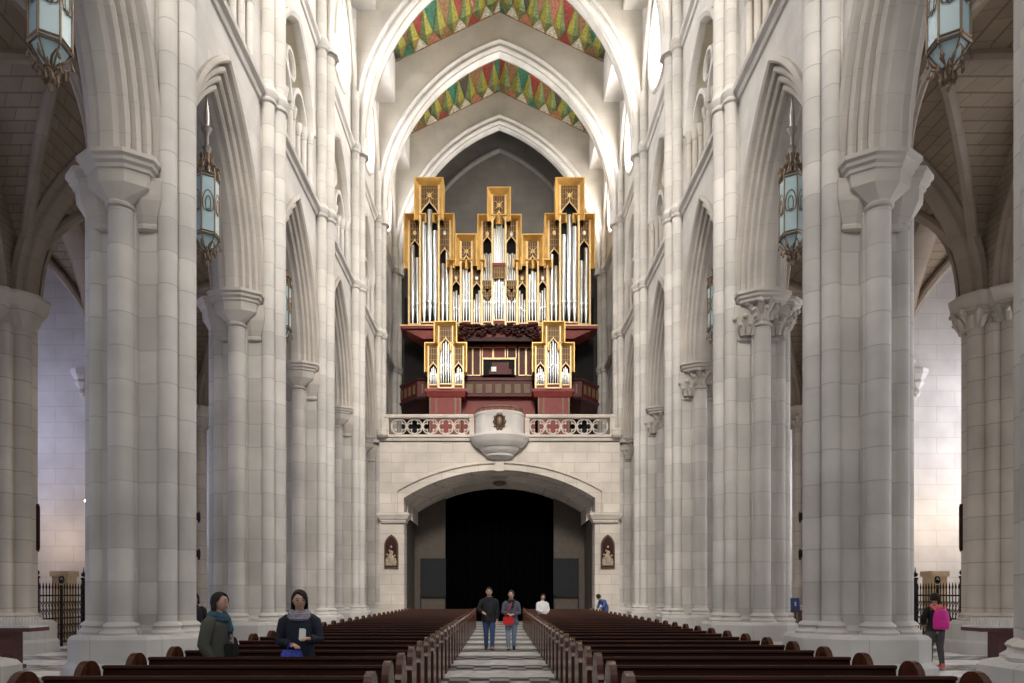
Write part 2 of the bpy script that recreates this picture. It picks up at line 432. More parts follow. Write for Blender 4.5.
# triforium galleries and round windows
wn = 0
for s in (-1, 1):
    for i in range(6):
        yc = D[i] + HB
        wn += 1
        b = BM()
        # back of the gallery and reveal
        bx = XW + .62
        path = [(-1.75, -1.9)] + arch_path(1.75, 2.5, 0, 10) + [(1.75, -1.9)]
        loftrings(b, [[(s * XW, yc + u, 17.35 + z) for u, z in path], [(s * bx, yc + u, 17.35 + z) for u, z in path]], False)
        f = [b.verts.new((s * bx, yc + u, 17.35 + z)) for u, z in path]; b.faces.new(f)
        root = struct('window_%d' % wn, b, M['cream'])
        h = BM()
        prof = [(.0, XW + .02), (-.14, XW + .0), (-.16, XW - .09), (-.06, XW - .13), (.05, XW - .08), (.10, XW + .05), (.10, XW + .16)]
        sweep_arch(h, 1.75, 2.5, prof, lambda u, z, t: (s * t, yc + u, 17.35 + z), 10)
        # two sub arches and a ring
        for uc in (-.85, .85):
            pr = [(.0, XW + .10), (.0, XW + .34), (.15, XW + .34), (.18, XW + .22), (.15, XW + .10)]
            sweep_arch(h, .85, 1.05, pr, lambda u, z, t: (s * t, yc + uc + u, 17.15 + z), 8)
        tube(h, [(s * (XW + .22), yc + .42 * math.cos(2 * PI * k / 16), 18.45 + .42 * math.sin(2 * PI * k / 16)) for k in range(16)], .09, 6, 0, True)
        mk('tracery', h, M['wall'], root, True)
        for uc, xo in ((-1.68, .04), (-1.46, .18), (-1.24, .32), (-.45, .26), (0, .20), (.45, .26), (1.24, .32), (1.46, .18), (1.68, .04)):
            c = BM(); x = XW + xo
            lathe(c, [(.14, 15.3), (.14, 15.42), (.11, 15.48), (.095, 15.55), (.095, 16.95), (.12, 16.98), (.10, 17.02), (.15, 17.25), (.16, 17.35)], s * x, yc + uc, 12)
            mk('colonnette', c, M['wall'] if s < 0 else M['mould'], root, True)
        wn += 1
        g = BM()
        ring = [(1.95 * math.cos(2 * PI * k / 40), 24.2 + 1.95 * math.sin(2 * PI * k / 40)) for k in range(40)]
        g.faces.new([g.verts.new((s * (XW + .42), yc + u, z)) for u, z in ring])
        root = struct('window_%d' % wn, g, M['glass_' + SIDE[s]])
        t = BM()
        tube(t, [(s * (XW + .02), yc + 2.02 * math.cos(2 * PI * k / 40), 24.2 + 2.02 * math.sin(2 * PI * k / 40)) for k in range(40)], .12, 8, 0, True)
        mk('window_surround', t, M['wall'], root, True)
        t = BM()
        for k in range(6):
            a = PI * k / 6
            tube(t, [(s * (XW + .36), yc + 1.95 * q * math.cos(a), 24.2 + 1.95 * q * math.sin(a)) for q in (-1, 1)], .035, 5)
        tube(t, [(s * (XW + .36), yc + .9 * math.cos(2 * PI * k / 24), 24.2 + .9 * math.sin(2 * PI * k / 24)) for k in range(24)], .05, 6, 0, True)
        mk('window_bars', t, M['wall'], root)

# ------------------------------------------------------------------ transverse nave arches with gables
CA, CH, CZ = 5.8, 8.25, 21.5
for n in range(7):
    y = D[n]; b = BM()
    us = sorted(set([-6.5, 6.5, -5.4, 5.4] + [round(p[0], 4) for p in arch_path(CA, CH, 0, 18)]))
    low = lambda u: CZ if abs(u) <= CA + 1e-3 else None
    top = lambda u: CZ + arch_z(CA, CH, u) if abs(u) <= CA + 1e-3 else None
    def gz(u): return 31.8 - abs(u) * 2.6 / 5.4 if abs(u) <= 5.4001 else 29.2
    for yy in (y - .26, y + .26):
        for ua, ub in zip(us, us[1:]):
            um = (ua + ub) / 2
            za = CZ if abs(um) > CA else CZ + arch_z(CA, CH, min(abs(ua), CA))
            zb = CZ if abs(um) > CA else CZ + arch_z(CA, CH, min(abs(ub), CA))
            quad(b, [(ua, yy, za), (ub, yy, zb), (ub, yy, gz(ub) + .1), (ua, yy, gz(ua) + .1)])
    o = struct('wall_cross_%d' % (n + 1), b, M['roof_wall'])
    mo = BM()
    def rollp(dc, tc, r): return [(dc + r * math.cos(t), tc + r * math.sin(t)) for t in lin(-PI * .9, PI * .3, 6)]
    half = [(-.60, -.25), (-.60, -.33), (-.52, -.37), (-.44, -.33), (-.40, -.24), (-.34, -.22), (-.30, -.30), (-.20, -.36), (-.10, -.32), (-.05, -.24), (.0, -.20), (.03, -.12), (.04, 0)]
    prof = half + [(d, -t) for d, t in half[::-1][1:]]
    sweep_arch(mo, CA, CH, prof, lambda u, z, t: (u, y + t, CZ + z), 22, leg=.7)
    mk('arch_moulding', mo, M['wall'], o, True)

# ------------------------------------------------------------------ painted folded ceiling
pal = [(.10, .14, .05), (.28, .26, .035), (.50, .46, .36), (.36, .14, .08), (.04, .15, .09), (.24, .04, .03), (.22, .11, .05), (.24, .13, .06), (.07, .055, .04), (.22, .16, .04), (.17, .22, .09)]
cm = [plain('painted_%d' % k, c, .6, bump=.15, bscale=9, var=.5, vscale=9) for k, c in enumerate(pal)]
c = BM()
nk = 8
sl = math.hypot(5.4, 2.6)
for i in range(6):
    for s in (-1, 1):
        y0, y1 = D[i] + .26, D[i + 1] - .26
        def P(q, t, drop=0.0, far=True):
            # q 0 at the eave .. 1 at the ridge; t metres from the gable wall
            x = s * 5.4 * (1 - q); z = 29.2 + 2.6 * q - drop
            return (x, (y1 - t) if far else (y0 + t), z)
        for far in (True, False):
            step = 1.0 / nk
            for k in range(-1, nk + 1):
                q = (k + .5) * step
                lo, hi, mid = max(0, q - step / 2), min(1, q + step / 2), min(max(q, 0), 1)
                if hi <= lo: continue
                inr = 0 <= q <= 1
                if inr:
                    dd = .22
                    quad(c, [P(q, 0, 0, far), P(q - step * .46, .72, 0, far), P(q, .95, dd, far)], 0)
                    quad(c, [P(q - step * .46, .72, 0, far), P(q, 2.5, 0.02, far), P(q, .95, dd, far)], 10)
                    quad(c, [P(q, 0, 0, far), P(q + step * .46, .72, 0, far), P(q, .95, dd, far)], 9)
                    quad(c, [P(q + step * .46, .72, 0, far), P(q, 2.5, 0.02, far), P(q, .95, dd, far)], 1)
                # base triangle between this spike and the next, and the inverted one above it
                if k < nk:
                    qa, qb, qm = max(q, 0), min(q + step, 1), min(max(q + step / 2, 0), 1)
                    quad(c, [P(qa, 0, 0, far), P(qb, 0, 0, far), P(qm, .72, 0, far)], [2, 3, 2, 4, 2, 3, 7, 2, 5, 2][(k + i * 3 + (3 if s > 0 else 0) + 1) % 10])
                    quad(c, [P(qm, .72, 0, far), P(qa, 2.5, 0, far), P(qb, 2.5, 0, far)], [6, 7, 4, 5, 8, 3, 6, 7, 5, 8, 4][(k * 2 + i + (4 if s > 0 else 0) + 2) % 11])
                    if abs(y1 - y0) > 4: quad(c, [P(qa, 2.5, 0, far), P(qb, 2.5, 0, far), P(qb, (y1 - y0) / 2, 0, far), P(qa, (y1 - y0) / 2, 0, far)], [6, 7, 4, 3, 8][(k + i) % 5])
            # dark red edge beam along the gable
            quad(c, [P(0, 0.0, .03, far), P(1, 0.0, .03, far), P(1, .07, .03, far), P(0, .07, .03, far)], 6)
for s in (-1, 1):
    for k in range(nk):
        qa, qb = k / nk, (k + 1) / nk
        quad(c, [(s * 5.4 * (1 - qa), D[6] + .26, 29.2 + 2.6 * qa), (s * 5.4 * (1 - qb), D[6] + .26, 29.2 + 2.6 * qb), (s * 5.4 * (1 - qb), YEND, 29.2 + 2.6 * qb), (s * 5.4 * (1 - qa), YEND, 29.2 + 2.6 * qa)], (6, 2, 7, 0)[k % 4])
struct('ceiling', c, cm)
rf = BM()   # roof deck over the painted ceiling and the walls
for s in (-1, 1):
    quad(rf, [(0, D[0] - .5, 32.3), (0, YEND + .2, 32.3), (s * 8.2, YEND + .2, 28.6 + 1.2), (s * 8.2, D[0] - .5, 28.6 + 1.2)])
struct('ceiling_roof', rf, M['roof_wall'])

# ------------------------------------------------------------------ aisle and chapel vaults, outer walls
def fz(u, a, h): return arch_z(a, h, min(abs(u), a))
for s in (-1, 1):
    v = BM(); ribs = BM()
    for (xa, xb, zs, h) in ((XA, 13.15, 9.7, 4.5), (14.2, 18.5, 9.7, 4.3)):
        xm, a = (xa + xb) / 2, (xb - xa) / 2
        for i in range(6):
            yc, bb = D[i] + HB, HB
            nn = 20
            g = [[v.verts.new((s * (xm + a * p), yc + bb * q, zs + max(fz(a * p, a, h), fz(bb * q, bb, h)))) for q in lin(-1, 1, nn)] for p in lin(-1, 1, nn)]
            for p in range(nn):
                for q in range(nn): v.faces.new((g[p][q], g[p + 1][q], g[p + 1][q + 1], g[p][q + 1]))
            for sg in (-1, 1):
                pts = [(s * (xm + a * t), yc + sg * bb * t, zs + fz(a * t, a, h) - .03) for t in lin(-.97, .97, 26)]
                tube(ribs, pts, .15, 8)
        for n in range(7):   # transverse arches
            half = [(-.1, -.42), (.08, -.42), (.12, -.36), (.14, -.26), (.24, -.24), (.30, -.16), (.32, 0)]
            prof = half + [(d, -t) for d, t in half[::-1][1:]]
            sweep_arch(ribs, a, h + .05, prof, lambda u, z, t: (s * (xm + u), D[n] + t, zs + z), 14)
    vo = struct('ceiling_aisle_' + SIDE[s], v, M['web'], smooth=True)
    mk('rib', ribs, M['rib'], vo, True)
    # arches between aisle and chapels
    w = BM(); mo = BM()
    a2, h2 = 2.1, 4.2
    for i in range(6):
        yc = D[i] + HB
        us = sorted(set([-HB, HB] + [round(p[0], 4) for p in arch_path(a2, h2, 0, 12)]))
        low = lambda u: ZS if abs(u) <= a2 + 1e-3 else None
        top = lambda u: ZS + arch_z(a2, h2, u) if abs(u) <= a2 + 1e-3 else None
        for X in (XQ - .5, XQ + .5):
            sheet(w, us, ZS, 15.0, low, top, lambda u, z: (s * X, yc + u, z))
        hp = [(-.06, XQ - .56), (.02, XQ - .58), (.06, XQ - .48), (.14, XQ - .46), (.20, XQ - .36), (.30, XQ - .34), (.36, XQ - .24), (.40, XQ)]
        pr = hp + [(d, 2 * XQ - x) for d, x in hp[::-1][1:]]
        sweep_arch(mo, a2, h2, pr, lambda u, z, t: (s * t, yc + u, ZS + z), 12)
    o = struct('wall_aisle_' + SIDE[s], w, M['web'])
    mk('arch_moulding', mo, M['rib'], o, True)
    # outer chapel wall and the walls between chapels
    b = BM(); box(b, min(s * 18.5, s * 18.9), max(s * 18.5, s * 18.9), D[0] - .4, YEND, 0, 15)
    struct('wall_outer_' + SIDE[s], b, M['chapel'])
    for i in range(6):
        wn += 1; yc = D[i] + HB
        g = BM(); pts = [(-1.3, -3.6)] + arch_path(1.3, 2.0, 0, 8) + [(1.3, -3.6)]
        g.faces.new([g.verts.new((s * 18.46, yc + u, 8.0 + z)) for u, z in pts])
        root = struct('window_%d' % wn, g, M['glass_chapel_' + SIDE[s]])
        t = BM(); tube(t, [(s * 18.46, yc + u, 8.0 + z) for u, z in pts], .12, 6, 0, True); box(t, *sorted((s * 18.40, s * 18.46)), yc - .06, yc + .06, 4.4, 9.9)
        mk('window_surround', t, M['chapel'], root)
    for n in range(7):
        b = BM(); box(b, min(s * 14.3, s * 18.5), max(s * 14.3, s * 18.5), D[n] - .3, D[n] + .3, 0, 15)
        struct('wall_chapel_%s_%d' % (SIDE[s], n + 1), b, M['chapel'])
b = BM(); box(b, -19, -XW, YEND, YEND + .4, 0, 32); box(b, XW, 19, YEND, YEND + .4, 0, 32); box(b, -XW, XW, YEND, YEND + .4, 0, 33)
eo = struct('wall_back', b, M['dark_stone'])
mo = BM()
half = [(-.22, .0), (-.22, -.12), (-.15, -.2), (-.06, -.2), (0, -.1), (.03, .0)]
sweep_arch(mo, CA - .3, CH - .1, half, lambda u, z, t: (u, YEND + t, CZ + z), 22)
mk('wall_rib', mo, plain('grey_rib_stone', (.15, .14, .125), .8), eo, True)

# ------------------------------------------------------------------ piers
def leaf_capital(bm, cx, cy, z0, r0, z1, r1):
    for row, (f, off, rr) in enumerate(((.30, 0, .07), (.72, .5, .085))):
        for k in range(8):
            a = 2 * PI * (k + off) / 8
            r = r0 + (r1 - r0) * f; z = z0 + (z1 - z0) * f
            dx, dy = math.cos(a), math.sin(a)
            tube(bm, [(cx + dx * (r0 + .02), cy + dy * (r0 + .02), z - .20), (cx + dx * (r + .05), cy + dy * (r + .05), z - .02), (cx + dx * (r + .12), cy + dy * (r + .12), z + .10), (cx + dx * (r + .17), cy + dy * (r + .17), z + .08)], [.07, .085, .06, .03], 6)
            ball(bm, (cx + dx * (r + .15), cy + dy * (r + .15), z + .04), rr * .8, 7, 5)
def shaft(bm, x, y, r, z0, z1, rings=(), seg=20):
    p = [(r + .13, z0), (r + .14, z0 + .06), (r + .07, z0 + .11), (r + .06, z0 + .14), (r + .09, z0 + .18), (r + .06, z0 + .22), (r, z0 + .26)]
    for zc in rings:
        p += [(r, zc - .26), (r + .05, zc - .22), (r + .06, zc - .16), (r + .03, zc - .12), (r + .09, zc - .02), (r + .10, zc + .05), (r + .05, zc + .12), (r + .03, zc + .2), (r, zc + .24)]
    p += [(r, z1)]
    lathe(bm, p, x, y, seg)
OCT = [(.62, .26), (.26, .62), (-.26, .62), (-.62, .26), (-.62, -.26), (-.26, -.62), (.26, -.62), (.62, -.26)]
def oct_at(cx, cy, k, ky=None):
    ky = ky or k
    return [(cx + x * k, cy + y * ky) for x, y in OCT]
def make_pier(s, carved):
    """pier in local coordinates, dx positive towards the aisle"""
    L = lambda dx: s * dx
    root = bpy.data.objects.new('stone_pier', None); COL.objects.link(root); root.empty_display_size = .2
    b = BM()
    pl = [(-1.32, -.5), (-.98, -.72), (-.70, -1.02), (.50, -1.02), (.92, -.72), (.92, .72), (.50, 1.02), (-.70, 1.02), (-.98, .72), (-1.32, .5)]
    pl = [(L(x), y) for x, y in pl]
    loftpoly(b, pl, [(0, .10), (.28, .10), (.34, .04), (.38, .0), (.80, .0), (.86, -.05), (.88, -.12)])
    mk('plinth', b, M['plinth'], root)
    b = BM()
    core = [(-.58, -.44), (-.26, -.44), (-.26, -.56), (.26, -.56), (.26, -.44), (.58, -.44), (.58, .44), (.26, .44), (.26, .56), (-.26, .56), (-.26, .44), (-.58, .44)]
    loftpoly(b, [(L(x), y) for x, y in core], [(.86, .12), (.95, .12), (1.0, .05), (1.05, .0), (ZS - .1, 0)])
    mk('core', b, M['core'], root)
    b = BM()
    loftpoly(b, [(L(x), y) for x, y in ((-.78, -.30), (-.57, -.46), (-.57, .46), (-.78, .30))], [(.86, 0), (29.2, 0)])
    mk('pilaster', b, M['core'], root)
    for cx, cy, r in ((0, -.57, .23), (0, .57, .23), (.76, 0, .23)):
        b = BM(); shaft(b, L(cx), cy, r, .86, 8.86); mk('column', b, M['column'], root, True)
    for cy in (-.36, .36):
        b = BM(); shaft(b, L(.56), cy, .15, .86, 8.86, seg=14); mk('column', b, M['column'], root, True)
    for cx, cy, r in ((-.91, 0, .21), (-.76, -.37, .17), (-.76, .37, .17)):
        b = BM(); shaft(b, L(cx), cy, r, .86, 21.3 if r > .2 else 23.4, (Z1, Z2)); mk('shaft', b, M['column'], root, True)
    # capitals: bell and moulded abacus over each column
    for cx, cy, r, kx, ky in ((0, -.55, .23, .92, .60), (0, .55, .23, .92, .60), (.72, 0, .23, .66, .60)):
        b = BM(); X = L(cx)
        lathe(b, [(r, 8.74), (r + .03, 8.76), (r + .04, 8.80), (r + .01, 8.83), (r, 8.86)], X, cy * 1.07, 20)
        top = oct_at(X, cy, 1.0 * kx, ky / .62 * .62)
        ring0 = [(X + r * math.cos(a) * 1.0, cy * 1.07 + r * math.sin(a), 8.82) for a in [math.atan2(y, x) for x, y in OCT]]
        def lv(z, t): return [(X + (p[0] - X) * t, cy + (p[1] - cy) * t, z) for p in ((q[0], q[1]) for q in top)]
        if carved:
            loftrings(b, [ring0, [(p[0], p[1], 9.25) for p in [(X + (q[0] - X) * 1.12, cy + (q[1] - cy) * 1.12) for q in ring0]], lv(9.42, .9)], True)
            leaf_capital(b, X, cy, 8.95, r, 9.45, r + .12)
        else:
            loftrings(b, [ring0, [(p[0], p[1], z) for p, (_, _, z) in zip(ring0, ring0)], lv(9.12, .95), lv(9.36, .99)], True)
        loftpoly(b, [(p[0], p[1]) for p in top], [(9.33, -.02), (9.36, .03), (9.42, .04), (9.46, .09), (9.52, .10), (9.56, .15), (9.64, .15)])
        mk('capital', b, M['mould'], root, carved, ang=40)
    # lower capitals on the corner faces
    b = BM()
    for cy in (-1, 1):
        for cx in (-.38, .42):
            pts = [(L(cx - .20), cy * .30), (L(cx + .20), cy * .30), (L(cx + .20), cy * .46), (L(cx), cy * .50), (L(cx - .20), cy * .46)]
            loftpoly(b, pts, [(8.42, .0), (8.46, .04), (8.52, .04), (8.56, .02), (8.95, .14), (9.05, .15), (9.36, .15)])
            if carved: leaf_capital(b, L(cx), cy * .44, 8.6, .16, 9.1, .24)
    loftpoly(b, [(L(x), y) for x, y in ((-.56, -.62), (.5, -.62), (.5, .62), (-.56, .62))], [(9.33, -.06), (9.42, .02), (9.50, .06), (9.64, .06)])
    mk('capital_band', b, M['mould'], root, carved, ang=40)
    return root
protos = {(s, cv): None for s in (-1, 1) for cv in (False, True)}
for s in (-1, 1):
    for n in range(7):
        cv = s > 0 and n >= 2
        src = protos[(s, cv)]
        if src is None: o = protos[(s, cv)] = make_pier(s, cv)
        else: o = copy_tree(src)
        o.location = (s * XP, D[n], 0)
        side = SIDE[s]
        if n == 0: lab = 'tall clustered stone pier cut off by the %s edge of the photo' % side
        elif n == 1: lab = 'wide clustered grey stone pier nearest the camera on the %s, block capitals' % side
        else: lab = 'clustered stone pier of the %s arcade, %s one back, %s capital' % (side, ORD[n - 1], 'leafy carved' if cv else 'plain block')
        tag(o, lab, 'pillar', 'nave arcade piers')

def make_aisle_pier(s):
    root = bpy.data.objects.new('aisle_pier', None); COL.objects.link(root); root.empty_display_size = .2
    b = BM()
    loftpoly(b, [(s * x, y) for x, y in ((-1.15, -.5), (-.7, -1.0), (.7, -1.0), (1.0, -.6), (1.0, .6), (.7, 1.0), (-.7, 1.0), (-1.15, .5))], [(0, .06), (.3, .06), (.38, 0), (.80, 0), (.86, -.06), (.88, -.12)])
    mk('plinth', b, M['plinth'], root)
    b = BM(); loftpoly(b, [(s * x, y) for x, y in ((-.5, -.5), (.75, -.5), (.75, .5), (-.6, .5))], [(.86, .1), (1.0, .02), (1.05, 0), (9.6, 0)])
    mk('core', b, M['aislepier'], root)
    for cx, cy, r in ((-.56, -.1, .24), (-.36, -.45, .17), (0, -.62, .29), (.42, -.46, .2), (-.42, .42, .17), (0, .62, .29)):
        b = BM(); shaft(b, s * cx, cy, r, .86, 8.9); mk('column', b, M['aislepier'], root, True)
    for cx, cy, r, kx, ky in ((-.62, -.05, .28, .62, .8), (0, -.58, .29, .9, .62), (0, .58, .29, .9, .62)):
        b = BM(); X = s * cx
        top = oct_at(X, cy, kx, ky)
        ring0 = [(X + r * math.cos(a), cy + r * math.sin(a), 8.88) for a in [math.atan2(y, x) for x, y in OCT]]
        loftrings(b, [ring0, [(X + (p[0] - X) * .95, cy + (p[1] - cy) * .95, 9.30) for p in top], [(p[0], p[1], 9.45) for p in top]], True)
        if s > 0: leaf_capital(b, X, cy, 8.95, r, 9.4, r + .14)
        loftpoly(b, top, [(9.42, 0), (9.5, .06), (9.58, .1), (9.66, .15), (9.75, .15)])
        mk('capital', b, M['aislepier'], root, s > 0, ang=40)
    return root
for s in (-1, 1):
    src = None
    for n in range(1, 7):
        o = make_aisle_pier(s) if src is None else copy_tree(src)
        src = src or o
        o.location = (s * XQ, D[n], 0)
        tag(o, 'warm stone pier between %s aisle and chapels, %s from the camera' % (SIDE[s], ORD[n - 1]), 'pillar', 'outer aisle piers')

# ------------------------------------------------------------------ organ loft
YL = 34.9
def ell(a, h, n=24): return [(a * math.cos(PI - PI * k / n), h * math.sin(PI * k / n)) for k in range(n + 1)]
b = BM()
A1, ZI, ZA, HS = 4.87, 5.74, 6.5, 1.42
def seg(a, rise, n=24):
    """flat arc on short stilts, z measured from the impost"""
    R = (a * a + rise * rise) / (2 * rise); th = math.asin(a / R); k0 = ZA - ZI
    return [(-a, 0)] + [(R * math.sin(t), k0 + rise - R + R * math.cos(t)) for t in lin(-th, th, n)] + [(a, 0)]
i1 = seg(A1, HS)
us = [-6.14] + [p[0] for p in i1[1:-1]] + [6.14]
zz = {round(p[0], 5): ZI + p[1] for p in i1[1:-1]}
for ua, ub in zip(us, us[1:]):
    if abs((ua + ub) / 2) > A1: quad(b, [(ua, YL, 0), (ub, YL, 0), (ub, YL, 9.65), (ua, YL, 9.65)])
    else: quad(b, [(ua, YL, zz[round(ua, 5)]), (ub, YL, zz[round(ub, 5)]), (ub, YL, 9.65), (ua, YL, 9.65)])
op = [(-A1, -ZI)] + i1 + [(A1, -ZI)]
loftrings(b, [[(u, YL, ZI + z) for u, z in op], [(u, YL + .9, ZI + z) for u, z in op]], False, 0, False)
for q in (-1, 1): quad(b, [(q * 6.14, YL, 0), (q * 6.14, YL + .9, 0), (q * 6.14, YL + .9, 9.65), (q * 6.14, YL, 9.65)])
lw = struct('wall_loft', b, M['loft'])
b = BM()
def grow(e, k): return [(u + (k if u > 0 else -k) * (1 if abs(u) > A1 - .01 else abs(u) / A1), z + (k if 0 < n < len(e) - 1 else 0)) for n, (u, z) in enumerate(e)]
o1, m1, m2 = grow(i1, .46), grow(i1, .34), grow(i1, .30)
loftrings(b, [[(u, YL - .0, ZI + z) for u, z in o1], [(u, YL - .16, ZI + z) for u, z in o1], [(u, YL - .18, ZI + z) for u, z in m1], [(u, YL - .06, ZI + z) for u, z in m2], [(u, YL - .10, ZI + z) for u, z in i1], [(u, YL + .1, ZI + z) for u, z in i1]], False, 0, False)
mk('arch_surround', b, M['loft'], lw)
b = BM()
for s in (-1, 1):
    pts = [(s * 6.0, YL - .0), (s * 6.0, YL - .12), (s * 4.80, YL - .12), (s * 4.80, YL + .5), (s * 6.0, YL + .5)]
    loftpoly(b, pts, [(5.22, 0), (5.30, .05), (5.36, .05), (5.42, .12), (5.52, .16), (5.62, .22), (5.74, .22)])
mk('impost', b, M['loft'], lw)
b = BM(); box(b, -.22, .22, YL - .22, YL + .2, 7.85, 8.5); mk('keystone', b, M['loft'], lw)
b = BM()
pr = [(YL, 9.40), (YL - .03, 9.42), (YL - .06, 9.50), (YL - .06, 9.62), (YL, 9.62)]
loftrings(b, [[(-6.12, y, z) for y, z in pr], [(6.12, y, z) for y, z in pr]], True); mk('cornice', b, M['loft'], lw)
# gallery floor and the low vault of the porch below
b = BM(); box(b, -XW, XW, YL, YEND, 9.35, 9.65)
i2 = [(u * .985, z - .12) for u, z in i1]; i3 = [(u * .955, z - .26) for u, z in i1]
def er(y, e): return [(u, y, ZI + z) for u, z in e]
loftrings(b, [er(YL + .9, i1), er(YL + .9, i2), er(YL + 1.7, i2), er(YL + 1.7, i3), er(39.4, i3)], False, 0, False)
struct('floor_loft', b, M['loft'])
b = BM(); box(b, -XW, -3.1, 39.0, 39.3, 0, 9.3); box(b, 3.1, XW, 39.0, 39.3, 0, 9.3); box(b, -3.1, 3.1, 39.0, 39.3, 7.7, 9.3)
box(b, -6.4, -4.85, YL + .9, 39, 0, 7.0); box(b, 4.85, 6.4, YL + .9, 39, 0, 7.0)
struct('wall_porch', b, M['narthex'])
b = BM()
n = 80; rows = [[(-3.3 + 6.6 * k / n, 39.45 + .09 * math.sin(k * 1.3) + .05 * math.sin(k * .53), z) for k in range(n + 1)] for z in (.02, 3.5, 7.9)]
loftrings(b, rows, False, 0, False)
o = mk('curtain', b, M['black'], None, True)
tag(o, 'tall black curtain closing the porch arch under the organ loft', 'curtain')
for s in (-1, 1):
    r = thing('display_board', 'dark board standing against the porch wall, %s of the black curtain' % SIDE[s], 'board', (s * 3.78, 38.9, 0), 0, 'dark boards in the porch')
    b = BM(); box(b, -.68, .68, -.06, .0, 1.5, 3.55); mk('panel', b, M['darkpanel'], r)
    b = BM()
    for x in (-.72, .68): box(b, x, x + .05, -.08, .04, 0, 3.6)
    box(b, -.72, .73, -.08, .04, 3.55, 3.62); box(b, -.72, .73, -.08, .04, 1.42, 1.5)
    mk('frame', b, M['iron'], r)
b = BM(); lathe(b, [(.02, 7.40), (.15, 7.43), (.34, 7.50), (.40, 7.56), (.3, 7.64), (.05, 7.68)], 0, YL + 1.9, 20)
tag(mk('ceiling_boss', b, M['brass'], None, True), 'round boss hanging under the crown of the porch arch', 'boss')

# relief plaques
for s in (-1, 1):
    r = thing('relief_plaque', 'pointed bronze relief plaque on the loft pier %s of the arch' % SIDE[s], 'plaque', (s * 5.52, YL, 2.9), 0, 'stations of the cross reliefs')
    out = [(-.36, 0), (.36, 0)] + [(.36 - .0, 1.15)] + [(u, 1.15 + z) for u, z in arch_path(.36, .58, 0, 8)[::-1][1:-1]] + [(-.36, 1.15)]
    b = BM(); prism_xz(b, out, -.09, -.005); mk('frame', b, M['bronze'], r)
    inn = [(u * .80, .1 + z * .88) for u, z in out]
    b = BM(); prism_xz(b, inn, -.11, -.08); mk('panel', b, M['carved'], r)
    b = BM()
    for k in range(5):
        x = (-.2, -.08, .06, .18, .0)[k]; h = (.5, .7, .62, .45, .9)[k]
        lathe(b, [(.09, .15), (.11, .3), (.08, .15 + h * .7), (.04, .15 + h * .85)], x, -.12, 8, sy=.5)
        ball(b, (x, -.13, .2 + h), (.055, .04, .065), 8, 6)
    mk('relief_figures', b, M['reliefpale'], r, True)

# balustrade with quatrefoils
for s in (-1, 1):
    r = thing('stone_balustrade', 'pale pierced quatrefoil balustrade of the loft, %s of the round pulpit balcony' % SIDE[s], 'balustrade', (0, YL - .05, 9.60), 0, 'loft balustrades')
    b = BM(); xa, xb = 1.33, 5.85
    lo, hi = sorted((s * xa, s * xb))
    box(b, lo, hi, -.10, .10, 0, .12); mk('bottom_rail', b, M['loft'], r)
    b = BM()
    pr = [(-.16, .96), (-.18, 1.02), (-.18, 1.10), (-.12, 1.14), (.12, 1.14), (.18, 1.10), (.18, 1.02), (.16, .96)]
    loftrings(b, [[(lo, y, z) for y, z in pr], [(hi, y, z) for y, z in pr]], True); mk('top_rail', b, M['loft'], r)
    for xe in (xa + .08, xb - .10):
        b = BM(); box(b, s * xe - .12, s * xe + .12, -.12, .12, 0, 1.0); mk('post', b, M['loft'], r)
    for k in range(5):
        cx = s * (1.93 + .80 * k); b = BM(); cz = .54
        tube(b, [(cx + .39 * math.cos(2 * PI * j / 24), 0, cz + .39 * math.sin(2 * PI * j / 24)) for j in range(24)], .036, 6, 0, True)
        for q in range(4):
            a = PI / 2 * q
            pts = [(cx + .185 * math.cos(a) + .17 * math.cos(a + t), 0, cz + .185 * math.sin(a) + .17 * math.sin(a + t)) for t in lin(-2.0, 2.0, 10)]
            tube(b, pts, .026, 6)
        mk('quatrefoil', b, M['loft'], r, True)
    b = BM(); x = s * 5.95
    lathe(b, [(.20, -.05), (.30, .05), (.30, .35), (.26, .40)], x, -.1, 8); mk('end_corbel', b, M['loft'], r)

# round pulpit balcony
r = thing('pulpit_balcony', 'rounded white stone balcony with a bronze crest projecting from the organ loft', 'balcony', (0, YL - .1, 0))
def halfrings(prof, seg=24):
    return [[(R * math.cos(PI + PI * k / seg), R * .85 * math.sin(PI + PI * k / seg), z) for k in range(seg + 1)] for R, z in prof]
b = BM(); loftrings(b, halfrings([(1.22, 9.55), (1.24, 9.65), (1.24, 10.55), (1.28, 10.6), (1.28, 10.71), (1.14, 10.71), (1.12, 9.6), (0.01, 9.6)]), False, 0, False)
mk('parapet', b, M['wall'], r, True)
b = BM(); loftrings(b, halfrings([(1.26, 9.63), (1.50, 9.60), (1.52, 9.48), (1.44, 9.38), (1.40, 9.28), (1.30, 9.16), (1.10, 9.00), (1.02, 9.0), (.98, 8.9), (.80, 8.72), (.72, 8.68), (.70, 8.58), (.45, 8.45), (.05, 8.42)]), False, 0, False)
mk('corbel', b, M['wall'], r, True)
b = BM()
tube(b, [(1.15 * math.cos(PI + PI * k / 20), .98 * math.sin(PI + PI * k / 20), 10.93) for k in range(21)], .05, 8)
for k in range(0, 21, 2): tube(b, [(1.15 * math.cos(PI + PI * k / 20), .98 * math.sin(PI + PI * k / 20), z) for z in (10.68, 10.93)], .025, 6)
mk('hand_rail', b, M['brass'], r, True)
b = BM()
ball(b, (0, -1.05, 10.12), (.20, .08, .30), 12, 8)
tube(b, [(.24 * math.cos(2 * PI * k / 16), -1.06, 10.12 + .34 * math.sin(2 * PI * k / 16)) for k in range(16)], .06, 6, 0, True)
for k in range(10): ball(b, (.27 * math.cos(2 * PI * k / 10), -1.07, 10.12 + .38 * math.sin(2 * PI * k / 10)), .07, 6, 5)
